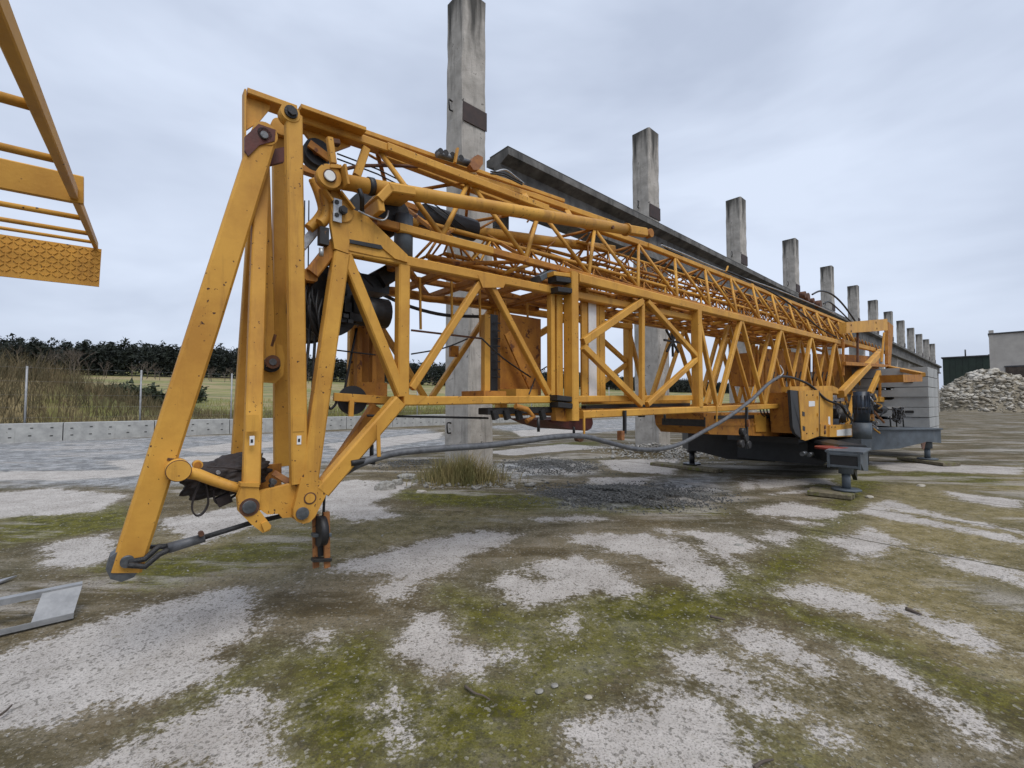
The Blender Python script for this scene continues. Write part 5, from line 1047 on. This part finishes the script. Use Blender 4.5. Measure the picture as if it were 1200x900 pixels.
# timber pads under the outriggers
def planks(c, dirv, L_, w, n, label, h=.06):
    side = dirv.cross(UP).normalized(); root = thing('timber_pad', Vector((c.x, c.y, 0)), label, 'timber pad', 'timber pads under the outrigger feet')
    for k in range(n):
        o = Vector((c.x, c.y, 0)) + side * (k - (n - 1) / 2) * (w + .012) + dirv * random.uniform(-.03, .03); mb = MB(); mb.bar(o - dirv * L_ / 2 + UP * (h / 2 + .008), o + dirv * L_ / 2 + UP * (h / 2 + .008), w, h, UP); part(root, 'plank', mb, WOOD)
planks(G(975, 581), (P * .9 + D * .1).normalized(), .48, .10, 4, 'stack of short mossy planks under the nearest outrigger foot')
a, b = G(765, 545), G(842, 554); planks((a + b) / 2, (b - a).normalized(), (b - a).length, .13, 2, 'long pale plank pair under the outrigger foot below the hose')
a, b = G(1062, 539), G(1112, 546); planks((a + b) / 2, (b - a).normalized(), (b - a).length * 1.1, .18, 2, 'dark planks under the far right outrigger foot beside the ballast')

# galvanised frames at the lower left: two rails one above the other, closed by an end plate
b_ = G(86, 727); a_ = G(-190, 792); d = (b_ - a_).normalized(); s = Vector((-d.y, d.x, 0)); L_ = (b_ - a_).length; hz2 = .135
root = thing('metal_frame', Vector((b_.x, b_.y, 0)), 'dull galvanised open frame of two long rails with an end plate near the crane strut', 'metal frame', 'galvanised frames lying on the ground')
o = Vector((a_.x, a_.y, .012))
mb = MB(); mb.box(o, d * L_, s * .05, UP * .009); mb.box(o + UP * .0095, d * L_, s * .006, UP * .020); part(root, 'rail', mb, GALV)
o2 = o + s * .16 + UP * hz2
mb = MB(); mb.box(o2, d * (L_ + .03), s * .05, UP * .009); mb.box(o2 - UP * .026, d * (L_ + .03), s * .006, UP * .0255); part(root, 'rail', mb, GALV)
e0 = o + d * (L_ - .17); mb = MB(); mb.prism([e0 + s * .004 + UP * .03, e0 + d * .17 + s * .004 + UP * .03, e0 + d * .20 + s * .158 + UP * (hz2 - .002), e0 + d * .03 + s * .158 + UP * (hz2 - .002)], s * .008); part(root, 'end_plate', mb, GALV)
for k in (.35, .9, 1.4): e1_ = o + d * (L_ - k); mb = MB(); mb.box(e1_ + s * .17, d * .03, s * .03, UP * hz2); part(root, 'leg', mb, GALV)
b_ = G(26, 680); a_ = G(-150, 726); d = (b_ - a_).normalized(); s = Vector((-d.y, d.x, 0))
root = thing('metal_frame', Vector((b_.x, b_.y, 0)), 'tip of a second low galvanised frame behind the longer one at the left edge', 'metal frame', 'galvanised frames lying on the ground')
o = Vector((a_.x, a_.y, .012)); L_ = (b_ - a_).length; mb = MB(); mb.prism([o, o + d * (L_ - .14), o + d * L_ + s * .08, o + s * .10], UP * .012); part(root, 'plate', mb, GALV); mb = MB(); mb.box(o + UP * .0125, d * (L_ - .15), s * .008, UP * .022); part(root, 'lip', mb, GALV)

# access ladder of a neighbouring machine, overhead at the left
def LP(x, y): Z = 226 / (370 - y) if y < 300 else 226 / (370 - 286); r = sight(x, y); return CP + r * (Z / r.y)
end, near = LP(112, 287), LP(-8, -2); ld = (end - near).normalized(); rung_d = (D * -1 + UP * -.02).normalized()
root = thing('access_ladder', end, 'yellow steel ladder with a chequered tread, jutting in overhead at the upper left', 'ladder')
nrm = ld.cross(rung_d).normalized()
if nrm.z < 0: nrm = -nrm
wd = .95
for k, o in enumerate((Vector((0, 0, 0)), rung_d * wd)):
    mb = MB(); mb.bar(end + o + ld * .03, near - ld * .5 + o, .040, .022, rung_d); part(root, 'stringer', mb, YEL)
for y, r_ in ((126, .011), (188, .011), (232, .012), (256, .012), (274, .012), (284, .010)):
    x = (y - 15) / 2.42 - 1; p = LP(x, y); mb = MB(); mb.cyl(p, p + rung_d * wd, r_, 10); part(root, 'rung', mb, YEL)
p0 = LP(92, 221); tq = p0 + UP * -.0; mb = MB(); mb.bar(LP(95, 222) + UP * .02 + ld * .12, LP(95, 222) + UP * .02 + rung_d * (wd) + ld * .12, .10, .03, ld); part(root, 'back_plate', mb, YEL)
# chequer plate: thin plate with raised bars on its outer face
Zp = (LP(112, 287)).y; ta, tb_ = sight(119, 292), sight(116, 336); A = CP + ta * (Zp / ta.y); B = CP + tb_ * (Zp / tb_.y); dn = (B - A); nf = rung_d.cross(dn).normalized()
if nf.y > 0: nf = -nf
mb = MB(); mb.box(A, rung_d * (wd + .06), dn, nf * -.012); tp = part(root, 'chequer_tread', mb, YEL)
mb = MB(); hl = dn.length; e1 = dn.normalized(); step = .026
for i in range(int((wd + .06) / step)):
    for j in range(int(hl / step)):
        c = A + rung_d * (step * (i + .5)) + e1 * (step * (j + .5)) + nf * .0015; dd = (rung_d + e1 if (i + j) % 2 else rung_d - e1).normalized(); mb.bar(c - dd * .0105, c + dd * .0105, .0065, .006, nf)
o = part(root, 'tread_bars', mb, YEL, tp); o['kind'] = 'stuff'

# stones, grass and litter at the foot of the near column
one_stone('broken_block', 452, 573, (0.150, 0.098, 0.078), STONE, 'squarish broken concrete lump left of the grass at the column foot', 'stone'); one_stone('broken_block', 466, 568, (0.078, 0.078, 0.065), STONE, 'small round stone between the square lump and the grass tuft', 'stone')
one_stone('broken_block', 477, 561, (0.156, 0.091, 0.058), STONE, 'flat grey stone touching the grass tuft on its left', 'stone'); one_stone('broken_block', 598, 571, (.07, .05, .035), STONE, 'dark small stone right of the grass tuft by the column', 'stone')
one_stone('broken_block', 494, 577, (.07, .05, .025), RUBB, 'pale flat stone in front of the grass tuft', 'stone')
cb = G(540, 566); n = 2100
gx_ = cb.x + rng.normal(0, .30, n); gy_ = cb.y + rng.normal(0, .16, n); rr = np.hypot((gx_ - cb.x) / .8, (gy_ - cb.y) / .4)
u = gx_ * E.x + gy_ * E.y; q = gx_ * Q.x + gy_ * Q.y; h = rng.uniform(.12, .58, n) * np.clip(1.15 - rr * .55, .2, 1)
stuff('grass_tuft', blades(u, q, h, rng.uniform(.005, .012, n), .5), DRY, 'compact tuft of dry yellow green grass at the foot of the near column')
n = 500; vt = stones(np.stack([cb.x + rng.normal(0, .5, n), cb.y - .02 + rng.normal(0, .22, n), np.zeros(n)], -1), rng.gamma(1.5, .011, n) + .006, .6); stuff('rubble_bits', vt, STONE, 'small stones and mortar bits scattered round the grass tuft')
def heap_gravel(name, px0, py0, px1, py1, n, hgt, m, label, smin=.006, smax=.020):
    c0_, c1_ = G(px0, py0), G(px1, py1); c = (c0_ + c1_) / 2; a = abs(c1_.x - c0_.x) / 2; b = abs(c1_.y - c0_.y) / 2
    x = rng.normal(0, .52, n); y = rng.normal(0, .50, n); lump = np.sin(x * 5 + px0) * np.sin(y * 6 + 1) + .6 * np.sin(x * 11 + y * 7); k = (lump + rng.normal(0, .5, n) > -.35) & (np.hypot(x, y) < 1.5); x, y = x[k], y[k]; r_ = np.hypot(x, y)
    z = hgt * np.clip(1 - r_, 0, 1) * rng.random(len(x)) ** .3; stuff(name, stones(np.stack([c.x + x * a, c.y + y * b, z], -1), rng.gamma(2, (smin + smax) / 5, len(x)) * .5 + smin, .7), m, label)
heap_gravel('gravel_spread', 640, 594, 800, 568, 13000, .07, GRAV, 'dark gravel spread thinly under the middle of the crane'); heap_gravel('gravel_heap', 580, 558, 690, 538, 5600, .10, GRAV, 'low grey gravel heap behind the near column')
heap_gravel('stony_heap', 725, 540, 800, 522, 2600, .22, PEBB, 'brown stony heap at the foot of the second column', .012, .05); heap_gravel('gravel_litter', 420, 552, 530, 538, 1600, .06, GRAV, 'dark gravel litter behind the grass tuft')
n = 2600; py = 900 - 320 * rng.random(n) ** 1.4; px = rng.uniform(-40, 1240, n); r0_ = np.array([G(a, b) for a, b in zip(px, py)]); sz = rng.gamma(1.1, .0011, n) + .0007
stuff('scattered_pebbles', stones(np.stack([r0_[:, 0], r0_[:, 1], np.zeros(n)], -1), np.minimum(sz, .011) * np.clip(r0_[:, 1] / 2.2, .7, 2.2), .6), PEBB, 'small pale pebbles scattered over the mossy yard')
def twig(pts, r, label, m=TWIG, br=0):
    P_ = [G(*p, .012) for p in pts]; mb = MB(); mb.tube(catmull(P_, 5), r, 6, r * .5)
    return solid('twig', mb, m, P_[0], label, 'twig')
twig([(545, 804), (556, 812), (566, 815), (574, 820)], .006, 'thin bleached twig on the moss in the middle foreground')
twig([(1062, 713), (1080, 720)], .012, 'dark stick on the pale slab, right of centre')
twig([(832, 722), (850, 726)], .010, 'short dark stick at the edge of the moss band')
twig([(884, 900), (893, 893), (906, 890)], .007, 'curved dark twig at the bottom edge of the yard')
twig([(0, 838), (8, 832), (14, 826)], .006, 'pale twig at the lower left corner')
for x, y, s, l in ((1079, 570, .05, 'white flat stone chip on the slab right of the timber pad'), (1019, 583, .04, 'small white chip lying beside the nearest timber pad'), (632, 811, .014, 'left of two round white pebbles on the dark moss'), (650, 804, .013, 'right of two round white pebbles on the dark moss'), (690, 818, .013, 'small white pebble in the moss near the pale concrete patch'), (866, 640, .03, 'dark chip lying on the moss joint')):
    one_stone('stone_chip', x, y, (s * 1.3, s, s * .5), RUBB if 'dark' not in l else STONE, l, 'stone chip', None, n=2)
